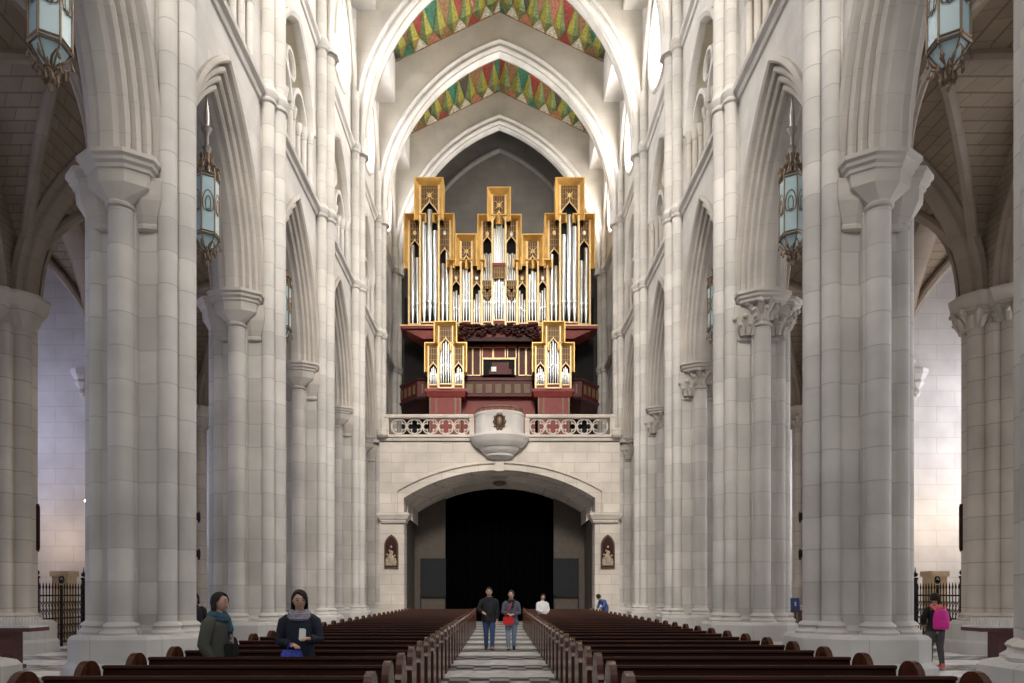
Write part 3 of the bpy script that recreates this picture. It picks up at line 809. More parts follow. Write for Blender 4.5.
box(b, -.1, .1, -1.12, -1.0, 10.45, 10.56)
mk('crest', b, M['bronze'], r, True)

# ------------------------------------------------------------------ pipe organ
YO = 38.2; PX = 683.0 / (YO - .65)
org = thing('pipe_organ', 'pipe organ of silver pipes in stepped gold towers above a red case', 'organ', (0, YO, 9.65))
OZ = 9.65
def ox(u): return (390 + u / 4.268 - 500.2) / PX
def oz(v): return 1.65 + (593 - (170 + v / 4.268)) / PX - OZ
def pipe(bm, x, y, z0, z1, r, foot=.9):
    zf = min(z0 + foot, z0 + (z1 - z0) * .35)
    lathe(bm, [(r * .3, z0), (r, zf), (r, zf + .02), (r * .88, zf + .10), (r * .95, zf + .22), (r, zf + .28), (r, z1 - .04), (r * .94, z1)], x, y, 12)
    box(bm, x - r * .75, x + r * .75, y - r * 1.12, y - r * .6, zf + .24, zf + .30)
def bay(parent, xc, hw, z0, z1, pipes, yb, lat=1.6, gold_top=True, bar=.05, base=.32):
    """one organ field: gold posts, red base, dark inside, pipes and a pointed gilt lattice above"""
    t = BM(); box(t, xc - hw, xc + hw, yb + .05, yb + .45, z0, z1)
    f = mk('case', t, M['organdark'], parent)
    g = BM()
    for x in (xc - hw, xc + hw): box(g, x - bar, x + bar, yb - .30, yb + .05, z0, z1)
    box(g, xc - hw, xc + hw, yb - .30, yb - .02, z0 + base - .04, z0 + base + .02)
    box(g, xc - hw, xc + hw, yb - .30, yb - .02, z0 - .03, z0 + .03)
    # ogee edge of the lattice
    zt = z1 - lat
    e = [(-1, -.75), (-.85, -.45), (-.55, -.12), (-.25, .12), (-.08, .35), (0, .62), (.08, .35), (.25, .12), (.55, -.12), (.85, -.45), (1, -.75)]
    pts = [(xc + hw * a, zt + (1.35 * q if q < .2 else 1.1 * q) * hw) for a, q in e]
    tube(g, [(x, yb - .27, z) for x, z in pts], .035, 5)
    mk('gilt_frame', g, M['goldline'], f)
    l = BM()
    prism_xz(l, pts + [(xc + hw, z1), (xc - hw, z1)], yb - .25, yb - .2)
    mk('lattice_panel', l, M['lattice'], f)
    rd = BM(); box(rd, xc - hw + bar, xc + hw - bar, yb - .24, yb - .1, z0, z0 + base); mk('base_panel', rd, M['red'], f)
    n = len(pipes); pw = 2 * (hw - bar) / n
    for k, zt_ in enumerate(pipes):
        p = BM(); pipe(p, xc - hw + bar + pw * (k + .5), yb - .07, z0 + base, zt_, min(pw * .46, .17)); mk('organ_pipe', p, M['pipe'], f, True)
    return f
def star(parent, x, y, z, r):
    b = BM()
    for k in range(4):
        a = PI / 4 * k; d = Vector((math.cos(a), 0, math.sin(a))); q = Vector((-math.sin(a), 0, math.cos(a)))
        R = r if k % 2 else r * .6
        c0 = Vector((x, y, z))
        loftrings(b, [[c0 + d * R, c0 + q * r * .12, c0 - d * R, c0 - q * r * .12], [c0 + Vector((0, -.03, 0)) + d * R * .5, c0 + Vector((0, -.03, 0)) + q * r * .1, c0 + Vector((0, -.03, 0)) - d * R * .5, c0 + Vector((0, -.03, 0)) - q * r * .1]], True)
    mk('star', b, M['goldline'], parent)
def canopy(parent, x0, x1, zt, zl, zr, yb, w=.26, dep=.42):
    """splayed gold frame round the top of a tower; zl / zr are where its sides end"""
    b = BM()
    inner = [(x0, zl), (x0, zt - w), (x1, zt - w), (x1, zr)]
    outer = [(x0 - w, zl - w * .8), (x0 - w, zt), (x1 + w, zt), (x1 + w, zr - w * .8)]
    loftrings(b, [[(x, yb - .2, z) for x, z in inner], [(x, yb - .2 - dep, z) for x, z in outer], [(x + (-.05 if x < (x0 + x1) / 2 else .05), yb - .2 - dep, z + (.05 if z == zt else 0)) for x, z in outer], [(x + (-.05 if x < (x0 + x1) / 2 else .05), yb + .4, z + (.05 if z == zt else 0)) for x, z in outer]], False, 0, False)
    mk('gold_canopy', b, M['gold'], parent)
zb = oz(670)
def tower(us, tops, pipesets, lats, name='organ_tower', stars=True, yb=0.0):
    """us: 4 pixel columns (wing, centre, wing); tops: 3 rows"""
    X = [ox(u) for u in us]
    for k in (0, 2, 1):
        xc, hw = (X[k] + X[k + 1]) / 2, (X[k + 1] - X[k]) / 2
        yy = yb - (.25 if k == 1 else 0)
        f = bay(org, xc, hw, zb, oz(tops[k]), [oz(v) for v in pipesets[k]], yy, lats[k])
        w = .24 if k == 1 else .20
        if k == 1: canopy(f, X[1], X[2], oz(tops[1]) + w * .6, oz(tops[0]) - .15, oz(tops[2]) - .15, yy, w)
        elif k == 0: canopy(f, X[0], X[1] + .1, oz(tops[0]) + w * .6, oz(tops[0] + (210 if hw > .28 else 12) ), oz(tops[0]) - .2, yy, w)
        else: canopy(f, X[2] - .1, X[3], oz(tops[2]) + w * .6, oz(tops[2]) - .2, oz(tops[2] + (210 if hw > .28 else 12)), yy, w)
        if stars and k == 1: star(f, xc, yy - .30, oz(tops[k]) - .62, .34)
        elif stars: ballbm = BM(); ball(ballbm, (xc, yy - .28, oz(tops[k]) - .75), (.10, .05, .14), 8, 6); mk('shield', ballbm, M['pipe'] if k else M['goldline'], f, True)
tower((80, 130, 210, 258), (195, 55, 195), ((300, 355), (210, 158, 248), (380, 330)), (1.30, 1.18, 1.75))
tower((682, 730, 810, 860), (195, 55, 195), ((340, 390), (265, 180, 230), (368, 312)), (1.75, 1.18, 1.30))
tower((264, 305, 352, 392), (395, 300, 395), ((505, 500, 520), (420, 390, 430), (540, 515, 500)), (1.0, 1.0, 1.1), yb=-.12)
tower((548, 588, 635, 676), (395, 300, 395), ((500, 515, 540), (440, 400, 430), (510, 500, 490)), (1.1, 1.0, 1.0), yb=-.12)
tower((396, 440, 496, 545), (212, 110, 212), ((350, 345, 350, 345), (250, 225, 215, 225, 250), (345, 350, 345, 350)), (1.0, 1.15, 1.0), yb=-.3)
# middle rank band across the central tower
b = BM(); X0, X1 = ox(440), ox(496)
box(b, X0, X1, -.85, -.80, oz(470), oz(418)); f = mk('gilt_band', b, M['lattice'], org)
b = BM(); box(b, X0, X1, -.90, -.84, oz(418), oz(405)); mk('red_strip', b, M['red'], f)
for k in range(5):
    p = BM(); pipe(p, X0 + (X1 - X0) * (k + .5) / 5, -.78, zb + .32, oz((500, 485, 475, 485, 500)[k]), .065); mk('organ_pipe', p, M['pipe'], f, True)
for uc in (418, 522):
    b = BM(); xc = ox(uc)
    for vv in (485, 520):
        prism_xz(b, [(xc - .28, oz(vv + 5)), (xc - .1, oz(vv + 25)), (xc, oz(vv + 40)), (xc + .1, oz(vv + 25)), (xc + .28, oz(vv + 5)), (xc + .28, oz(vv - 15)), (xc - .28, oz(vv - 15))], -.62, -.56)
    mk('lattice_panel', b, M['lattice'], org)
# coordinates of the lower half, from the second reference scale
def lx(u, y=0): return (370 + u / 3.938 - 500.2) / (683.0 / (YO + y - .35))
def lz(v, y=0): return 1.65 + (593 - (310 + v / 3.938)) / (683.0 / (YO + y - .45)) - OZ
b = BM()
# overhanging red impost with gold edge
tp, bt = [(lx(128), lz(85)), (lx(893), lz(85)), (lx(893), lz(72)), (lx(128), lz(72))], None
prism_xz(b, tp, -.9, .6); mk('impost_edge', b, M['red'], org)
b = BM(); box(b, lx(126), lx(895), -.93, -.88, lz(75), lz(71)); mk('gilt_line', b, M['goldline'], org)
b = BM(); box(b, lx(122), lx(900), 1.3, 1.9, 0, oz(480)); mk('dark_backing', b, M['organdark'], org)  # black box added to darken the area beside the lower organ
b = BM()
prism_xz(b, [(lx(150), lz(90)), (lx(870), lz(90)), (lx(800), lz(122)), (lx(640), lz(122)), (lx(640), lz(135)), (lx(375), lz(135)), (lx(375), lz(122)), (lx(215), lz(122))], -.8, .6)
mk('impost', b, M['red'], org)
b = BM(); box(b, lx(372), lx(645), -.1, 1.2, 0, lz(130)); lc = mk('lower_case', b, M['darkred'], org)
b = BM()
box(b, lx(375), lx(642), -.95, -.4, lz(135), lz(120)); mk('cornice', b, M['carved'], org)
for (ua, ub, va, vb) in ((380, 405, 140, 250), (408, 436, 140, 250), (445, 485, 140, 182), (490, 535, 140, 182), (545, 578, 140, 182), (590, 615, 140, 250), (620, 640, 140, 250)):
    fr = BM()
    x0, x1, z0, z1 = lx(ua), lx(ub), lz(vb), lz(va)
    for q in ((x0 - .03, x0 + .015, z0, z1), (x1 - .015, x1 + .03, z0, z1), (x0, x1, z0 - .03, z0 + .02), (x0, x1, z1 - .02, z1 + .03)): box(fr, q[0], q[1], -.17, -.1, q[2], q[3])
    mk('panel_frame', fr, M['goldline'], lc)
    fp = BM(); box(fp, x0, x1, -.14, -.1, z0, z1); mk('panel', fp, M['red'] if ub - ua > 38 else M['darkred'], lc)
# console niche
b = BM(); x0, x1, z0, z1 = lx(447), lx(574), lz(255), lz(192)
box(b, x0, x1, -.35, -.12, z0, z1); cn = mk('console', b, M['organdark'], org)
b = BM()
for q in ((x0 - .05, x0 + .02, z0, z1 + .05), (x1 - .02, x1 + .05, z0, z1 + .05), (x0, x1, z1 - .02, z1 + .05)): box(b, q[0], q[1], -.42, -.3, q[2], q[3])
mk('console_frame', b, M['goldline'], cn)
b = BM(); box(b, x0 + .35, x1 - .2, -.55, -.34, z0, z0 + .28); box(b, x0 + .5, x1 - .35, -.45, -.34, z0 + .28, z1 - .2); mk('keydesk', b, M['darkred'], cn)
b = BM(); box(b, lx(480), lx(500), -.60, -.57, lz(245), lz(227)); mk('music_sheet', b, M['paper'], cn)
# carved garland
b = BM()
for k in range(60):
    t = k / 59; x = lx(358) + (lx(662) - lx(358)) * t
    z = lz(95) + .22 * math.cos(2 * PI * t * 1.0) * (-1) * .6 + .1 * math.sin(t * 40)
    for q in range(3):
        ball(b, (x + rnd.uniform(-.05, .05), -1.0 + rnd.uniform(-.1, .1), z + rnd.uniform(-.24, .24)), (.10, .08, .07), 6, 5)
tube(b, [(lx(358) + (lx(662) - lx(358)) * t, -1.0, lz(70) - .25 * (1 - (2 * t - 1) ** 2) * .6) for t in lin(0, 1, 20)], .07, 6)
mk('carved_garland', b, M['carved'], org, True)
# gallery front
YG = -1.0
b = BM(); box(b, lx(375, YG), lx(642, YG), YG, YG + .25, lz(326, YG), lz(262, YG)); ga = mk('gallery_front', b, M['darkred'], org)
b = BM(); box(b, lx(368, YG), lx(648, YG), YG - .08, YG + .3, lz(268, YG), lz(258, YG)); box(b, lx(368, YG), lx(648, YG), YG - .08, YG + .3, lz(332, YG), lz(322, YG)); mk('gallery_rail', b, M['darkred'], ga)
for k in range(7):
    u = 398 + 38 * k - 4; b = BM(); box(b, lx(u - 12, YG), lx(u + 12, YG), YG - .04, YG, lz(318, YG), lz(282, YG)); mk('fret_panel', b, M['panelwood'], ga)
b = BM(); box(b, lx(360, YG), lx(655, YG), YG + .3, YG + .6, 0, lz(330, YG)); mk('lower_panel', b, M['red'], org)
for s in (-1, 1):
    b = BM(); n = 10
    # side galleries run back along the nave wall
    f = lambda u: lx(u, YG) if s < 0 else -lx(u, YG)
    pl = [(f(225), YG + .1), (f(185), YG + .1), (f(105), YG + 1.4)]
    zt, zl = lz(262, YG), lz(335, YG)
    loftrings(b, [[(x, y, zl), (x, y, zt), (x, y + .2, zt), (x, y + .2, zl)] for x, y in pl], True)
    sg = mk('side_gallery', b, M['darkred'], org)
    b = BM()
    for z in (zt, zl): tube(b, [(x, y, z) for x, y in pl], .09, 6)
    loftrings(b, [[(x, y, zl), (x, y + .1, zl), (x, y + .9, zl - .55), (x, y + .8, zl - .6)] for x, y in pl], True)
    mk('gallery_rail', b, M['carved'], sg)
    for k in range(5):
        t = k / 5 + .1
        P0, P1 = (Vector(pl[1]), Vector(pl[2])) if k >= 1 else (Vector(pl[0]), Vector(pl[1]))
        tt = (k - 1) / 4 + .12 if k else .4
        a, c2 = P0.lerp(P1, tt), P0.lerp(P1, tt + .15)
        b = BM(); loftrings(b, [[(p.x, p.y - .05, zl + .25), (p.x, p.y - .05, zt - .25), (p.x, p.y, zt - .25), (p.x, p.y, zl + .25)] for p in (a, c2)], True)
        mk('fret_panel', b, M['panelwood'], sg)
# two small choir cases on the gallery
YC = -1.5
for s in (-1, 1):
    g = lambda u: lx(u, YC) if s < 0 else -lx(u, YC) 
    base = BM(); x0, x1 = sorted((g(218), g(384)))
    box(base, x0, x1, YC - .35, YC + .6, lz(318, YC), lz(306, YC))
    loftpoly(base, [(x0 + .08, YC - .30), (x1 - .08, YC - .30), (x1 - .08, YC + .5), (x0 + .08, YC + .5)], [(lz(338, YC), -.05), (lz(318, YC), .03)])
    cb = mk('choir_case_base', base, M['red'], org)
    base = BM(); x0, x1 = sorted((g(238), g(358))); box(base, x0, x1, YC - .2, YC + .5, 0, lz(338, YC)); mk('pedestal', base, M['red'], cb)
    base = BM()
    for u in (238, 262, 338, 358): box(base, g(u) - .04, g(u) + .04, YC - .23, YC - .18, 0, lz(340, YC))
    mk('pedestal_strip', base, M['bronze'], cb)
    z0 = lz(306, YC)
    for (ua, ub, vt, pv, lat) in ((232, 270, 130, (235, 222, 215, 222, 240), 1.0), (332, 370, 130, (240, 222, 215, 222, 235), 1.0), (274, 328, 52, (150, 125, 105, 125, 150), .85)):
        xa, xb = sorted((g(ua), g(ub))); yy = YC - (.15 if ub - ua > 45 else 0)
        f = bay(org, (xa + xb) / 2, (xb - xa) / 2, z0, lz(vt, YC) - .1, [lz(v, YC) for v in pv], yy, lat, bar=.04, base=.22)
        if ub - ua > 45: canopy(f, xa, xb, lz(vt, YC), lz(122, YC), lz(122, YC), yy, .20, .3)
        else:
            outer_left = (xa + xb) / 2 < (g(301))
            canopy(f, xa, xb, lz(vt, YC), lz(235 if outer_left else 150, YC), lz(150 if outer_left else 235, YC), yy, .15, .25)

# ------------------------------------------------------------------ lanterns
def make_lantern():
    root = bpy.data.objects.new('hanging_lantern', None); COL.objects.link(root); root.empty_display_size = .2
    R = .285; z0, z1 = 10.0, 11.42
    hx = lambda r, z, o=0: [(r * math.cos(PI / 3 * k + PI / 6 + o), r * math.sin(PI / 3 * k + PI / 6 + o), z) for k in range(6)]
    b = BM(); loftrings(b, [hx(R * .97, z0), hx(R * .97, z1)], True); mk('glass', b, M['glass'], root)
    b = BM(); loftrings(b, [hx(.10, z0 - .28), hx(R * .9, z0)], True); mk('bottom_glass', b, M['glass'], root)
    b = BM()
    for k in range(6):
        a = PI / 3 * k + PI / 6; x, y = R * math.cos(a), R * math.sin(a)
        tube(b, [(x, y, z0 - .03), (x, y, z1 + .05)], .018, 6)
        tube(b, [(x, y, z0), (x * .3, y * .3, z0 - .30)], .014, 5)
        a2 = a + PI / 3; x2, y2 = R * math.cos(a2), R * math.sin(a2)
        for z, rr in ((z0, .028), (z0 + .07, .018), (z1, .028), (z1 - .07, .018)): tube(b, [(x, y, z), (x2, y2, z)], rr, 5)
        # filigree in the middle of each pane
        p, q = Vector((x, y, 0)), Vector((x2, y2, 0)); o = (p + q).normalized() * .012
        for sg in (-1, 1):
            pts = [p.lerp(q, .5 + sg * .42 * math.sin(t)) + o + Vector((0, 0, z0 + .78 + .24 * math.cos(t * 1.2))) for t in lin(0, PI, 8)]
            tube(b, pts, .010, 4)
            pts = [p.lerp(q, .5 + sg * .2 * math.sin(t)) + o + Vector((0, 0, z0 + .70 + .18 * math.cos(t))) for t in lin(0, PI, 8)]
            tube(b, pts, .010, 4)
    mk('frame', b, M['brass'], root)
    b = BM()
    for k in range(12):
        a = PI / 6 * k
        tube(b, [(R * .95 * math.cos(a), R * .95 * math.sin(a), z1), (R * .9 * math.cos(a), R * .9 * math.sin(a), z1 + .16), (R * .55 * math.cos(a), R * .55 * math.sin(a), z1 + .3), (R * .42 * math.cos(a), R * .42 * math.sin(a), z1 + .42), (R * .5 * math.cos(a), R * .5 * math.sin(a), z1 + .52)], [.03, .022, .03, .02, .03], 5)
        ball(b, (R * .97 * math.cos(a), R * .97 * math.sin(a), z1 + .2), .04, 6, 4)
    mk('crown', b, M['brass'], root, True)
    b = BM()
    lathe(b, [(.05, z1 + .3), (.07, z1 + .6), (.11, z1 + .7), (.04, z1 + .78), (.05, z1 + 1.0), (.11, z1 + 1.08), (.13, z1 + 1.16), (.05, z1 + 1.22), (.06, z1 + 1.5), (.02, z1 + 1.8), (.015, z1 + 2.5)], 0, 0, 10)
    mk('stem', b, M['silver'], root, True)
    b = BM()
    for k in range(7):
        a = 2 * PI * k / 7
        for j, (r0, zz) in enumerate(((.20, -.26), (.13, -.38), (.07, -.5))):
            a2 = a + j * .4
            tube(b, [(.05 * math.cos(a2), .05 * math.sin(a2), z0 + zz - .02), (r0 * math.cos(a2), r0 * math.sin(a2), z0 + zz + .04), (r0 * 1.4 * math.cos(a2 + .2), r0 * 1.4 * math.sin(a2 + .2), z0 + zz + .12), (r0 * 1.5 * math.cos(a2 + .3), r0 * 1.5 * math.sin(a2 + .3), z0 + zz + .02)], [.02, .018, .014, .02], 5)
            ball(b, (r0 * 1.5 * math.cos(a2 + .3), r0 * 1.5 * math.sin(a2 + .3), z0 + zz), .03, 6, 4)
    lathe(b, [(.02, z0 - .66), (.05, z0 - .6), (.03, z0 - .5), (.07, z0 - .4), (.05, z0 - .28)], 0, 0, 8)
    mk('pendant', b, M['brass'], root, True)
    return root
src = None
for s in (-1, 1):
    for i in range(4):
        o = make_lantern() if src is None else copy_tree(src)
        src = src or o
        o.location = (s * 6.89, D[i] + HB, 0)
        lab = ('pale blue glass lantern cut by the top edge, in the %s arch nearest the camera' if i == 0 else 'pale blue hexagonal lantern hanging in the %s arcade arch, ' + ORD[i] + ' from the camera') % SIDE[s]
        tag(o, lab, 'lantern', 'arcade lanterns')

# ------------------------------------------------------------------ pews
ROW0, PITCH, NROW = 5.68, .92, 29
XI, XO = 1.08, 4.15
def pew_end_bm(x0, x1):
    b = BM()
    prof = [(-.02, 0), (.48, 0), (.48, .10), (.45, .16), (.45, .62), (.47, .70), (.44, .745), (.40, .765)]
    prof += arc_pts(.22, .80, .175, 0, PI, 10)
    prof += [(.04, .765), (.0, .745), (-.03, .70), (-.01, .62), (-.01, .16), (-.02, .10)]
    prism_yz(b, prof, x0, x1)
    return b
def make_pew(s):
    root = bpy.data.objects.new('church_pew', None); COL.objects.link(root); root.empty_display_size = .1
    lo, hi = sorted((s * XI, s * XO))
    e = mk('pew_end', pew_end_bm(lo, lo + .07), M['pewend'], root)
    e = mk('pew_end', pew_end_bm(hi - .07, hi), M['pewend'], root)
    b = BM(); box(b, lo + .07, hi - .07, -.06, .38, .41, .45); mk('seat', b, M['pew'], root)
    b = BM()
    prism_yz(b, [(.37, .40), (.43, .86), (.40, .88), (.41, .905), (.47, .905), (.48, .87), (.46, .86), (.40, .40)], lo + .07, hi - .07)
    mk('backrest', b, M['pew'], root)
    b = BM(); box(b, lo + .07, hi - .07, .30, .33, .05, .41); mk('kick_board', b, M['pew'], root)
    b = BM(); box(b, lo + .07, hi - .07,   .49, .56, .68, .70); box(b, lo + .12, lo + .16, .42, .55, .60, .69); box(b, hi - .16, hi - .12, .42, .55, .60, .69); mk('book_shelf', b, M['pew'], root)
    return root
for s in (-1, 1):
    src = None
    for k in range(NROW):
        o = make_pew(s) if src is None else copy_tree(src)
        src = src or o
        o.location = (0, ROW0 + PITCH * k, 0)
        lab = 'dark brown pew %s of the aisle, %s row from the photo bottom' % (SIDE[s], ORD[k])
        if k == NROW - 1: lab = 'last dark brown pew before the loft arch, %s of the central aisle' % SIDE[s]
        tag(o, lab, 'pew', 'nave pews')

# ------------------------------------------------------------------ gates, candle stands, small things
for s in (-1, 1):
    for i in (2,):
        r = thing('iron_gate', 'black wrought iron chapel gate with spikes behind the near %s pier' % SIDE[s], 'gate', (s * (XQ - .15), D[i] + HB, 0), 0, 'chapel gates')
        for y in (-1.68, .58, 1.68):
            b = BM()
            box(b, -.045, .045, y - .045, y + .045, 0, 2.15); box(b, -.06, .06, y - .06, y + .06, 2.08, 2.15); ball(b, (0, y, 2.25), .08, 8, 6); tube(b, [(0, y, 2.3), (0, y, 2.5)], [.03, .003], 5)
            mk('post', b, M['iron'], r)
        b = BM(); box(b, -.03, .03, -.58, -.52, 0, 1.9)
        for q in (-1, 1): tube(b, [(0, -.55 + q * (.02 + .10 * math.sin(t)), 1.95 + .11 * (1 - math.cos(t))) for t in lin(0, PI * 1.4, 10)], .02, 5)
        ball(b, (0, -.55, 2.02), .06, 8, 6); mk('crest', b, M['iron'], r, True)
        for (ya, yb_) in ((-1.68, -.55), (-.55, .58), (.58, 1.68)):
            b = BM()
            for z in (.12, .85, 1.55): box(b, -.02, .02, ya, yb_, z, z + .05)
            nb = 8
            for k in range(1, nb):
                y = ya + (yb_ - ya) * k / nb
                tube(b, [(0, y, .1), (0, y, 1.78)], .014, 5); tube(b, [(0, y, 1.76), (0, y, 1.82), (0, y, 1.98)], [.014, .03, .002], 5)
                for zc in (.35, .62, 1.08, 1.32):
                    tube(b, [(0, y + .06 * math.cos(t), zc + .09 * math.sin(t)) for t in lin(0, PI * 1.5, 8)], .011, 4)
            mk('gate_panel', b, M['iron'], r)
    # votive candle stand
    cx = s * (10.75 if s < 0 else 11.0)
    r = thing('candle_stand', 'reddish votive stand with rows of white candles beside the %s aisle' % SIDE[s], 'candle stand', (cx, 14.9, 0), 0, 'votive candle stands')
    b = BM(); box(b, -.28, .28, -.22, .22, 0, .08); box(b, -.24, .24, -.16, .16, .08, .82); mk('pedestal', b, M['standred'], r)
    b = BM(); box(b, -.72, .72, -.32, .32, .82, .90); mk('tray', b, M['standred'], r)
    b = BM(); box(b, -.70, .70, -.30, .30, .90, .94); mk('tray_top', b, M['white'], r)
    for k in range(20):
        for q in range(2):
            b = BM(); x, y = -.65 + 1.3 * k / 19, -.22 + .3 * q
            lathe(b, [(.022, .94), (.022, 1.10), (.008, 1.11)], x, y, 6); mk('candle', b, M['candle'], r)
    # pale block behind the gate and a small wall corbel
    b = BM(); px = s * 14.62; box(b, px - .26, px + .26, 22.7, 23.2, 0, 2.2); box(b, px - .31, px + .31, 22.65, 23.25, 2.2, 2.38)
    box(b, px - .34, px + .34, 22.6, 23.3, 0, .15)
    tag(mk('beige_block', b, M['beige']), 'beige block seen through the bars of the %s chapel gate' % SIDE[s], 'altar', 'chapel blocks')
    b = BM()
    ppx, pz = s * 14.75, 9.2
    lathe(b, [(.05, 8.6), (.12, 8.7), (.10, 8.85), (.25, 9.05), (.22, 9.15), (.36, 9.35), (.36, 9.5)], ppx, D[3] - .35, 8)
    tag(mk('wall_corbel', b, M['chapel'], None, True), 'stone corbel on the pale %s chapel wall beside the pier' % SIDE[s], 'corbel', 'chapel corbels')
b = BM(); r = thing('notice_stand', 'small brown stand carrying a blue notice behind the second right pier', 'stand', (8.75, 20.2, 0))
box(b, -.16, .16, -.12, .12, 1.08, 1.14); box(b, -.03, .03, -.03, .03, .05, 1.08); box(b, .10, .15, -.1, .1, 0, 1.08); box(b, -.16, .16, -.16, .16, 0, .05); mk('stand', b, M['standred'], r)
b = BM(); prism_yz(b, [(-.02, 1.14), (.02, 1.14), (.05, 1.50), (.03, 1.50)], -.13, .13); mk('sign_panel', b, M['signblue'], r)
b = BM(); ball(b, (0, -.005, 1.36), (.03, .02, .03), 8, 5); box(b, -.02, .02, -.02, .0, 1.27, 1.33); mk('pictogram', b, M['white'], r)
for sd in (-1, 1):
    for z, t in ((3.15, 'upper'), (2.42, 'lower')):
        x, y = sd * 5.93, D[1] + .13
        b = BM(); box(b, x - .03, x + .03, y - .04, y + .04, z - .07, z + .07); lathe(b, [(.015, z - .12), (.03, z - .05), (.03, z + .05), (.01, z + .1)], x - sd * .03, y, 8)
        tag(mk('wall_hook', b, M['iron']), '%s of two little dark fittings on the nave shaft of the near %s pier' % (t, SIDE[sd]), 'hook', 'pier fittings')

for sd in (-1, 1):
    r = thing('framed_picture', 'dark framed picture seen edge on, high on the pier by the %s gate' % SIDE[sd], 'picture', (sd * 13.25, D[2] + .72, 2.85), -sd * .594, 'aisle pier pictures')
    b = BM(); box(b, -.04, .04, -.32, .32, 0, 1.32); mk('frame', b, M['carved'], r)
    b = BM(); box(b, *sorted((-sd * .04, -sd * .055)), -.26, .26, .06, 1.26); mk('panel', b, M['bronze'], r)
r = thing('wall_lamp', 'tiny lit white lamp on the aisle side of the near left pier', 'lamp', (-7.99, 13.35, 3.45))
b = BM(); tube(b, [(.06, 0, -.12), (-.06, 0, -.14), (-.10, 0, -.06)], .015, 6); box(b, .04, .08, -.05, .05, -.2, -.05); mk('bracket', b, M['iron'], r)
b = BM(); ball(b, (-.10, 0, .0), (.022, .022, .03), 10, 8); mk('bulb', b, plain('lit_bulb', (.9, .9, .9), .3, emit=(1, .96, .9), es=12), r, True)

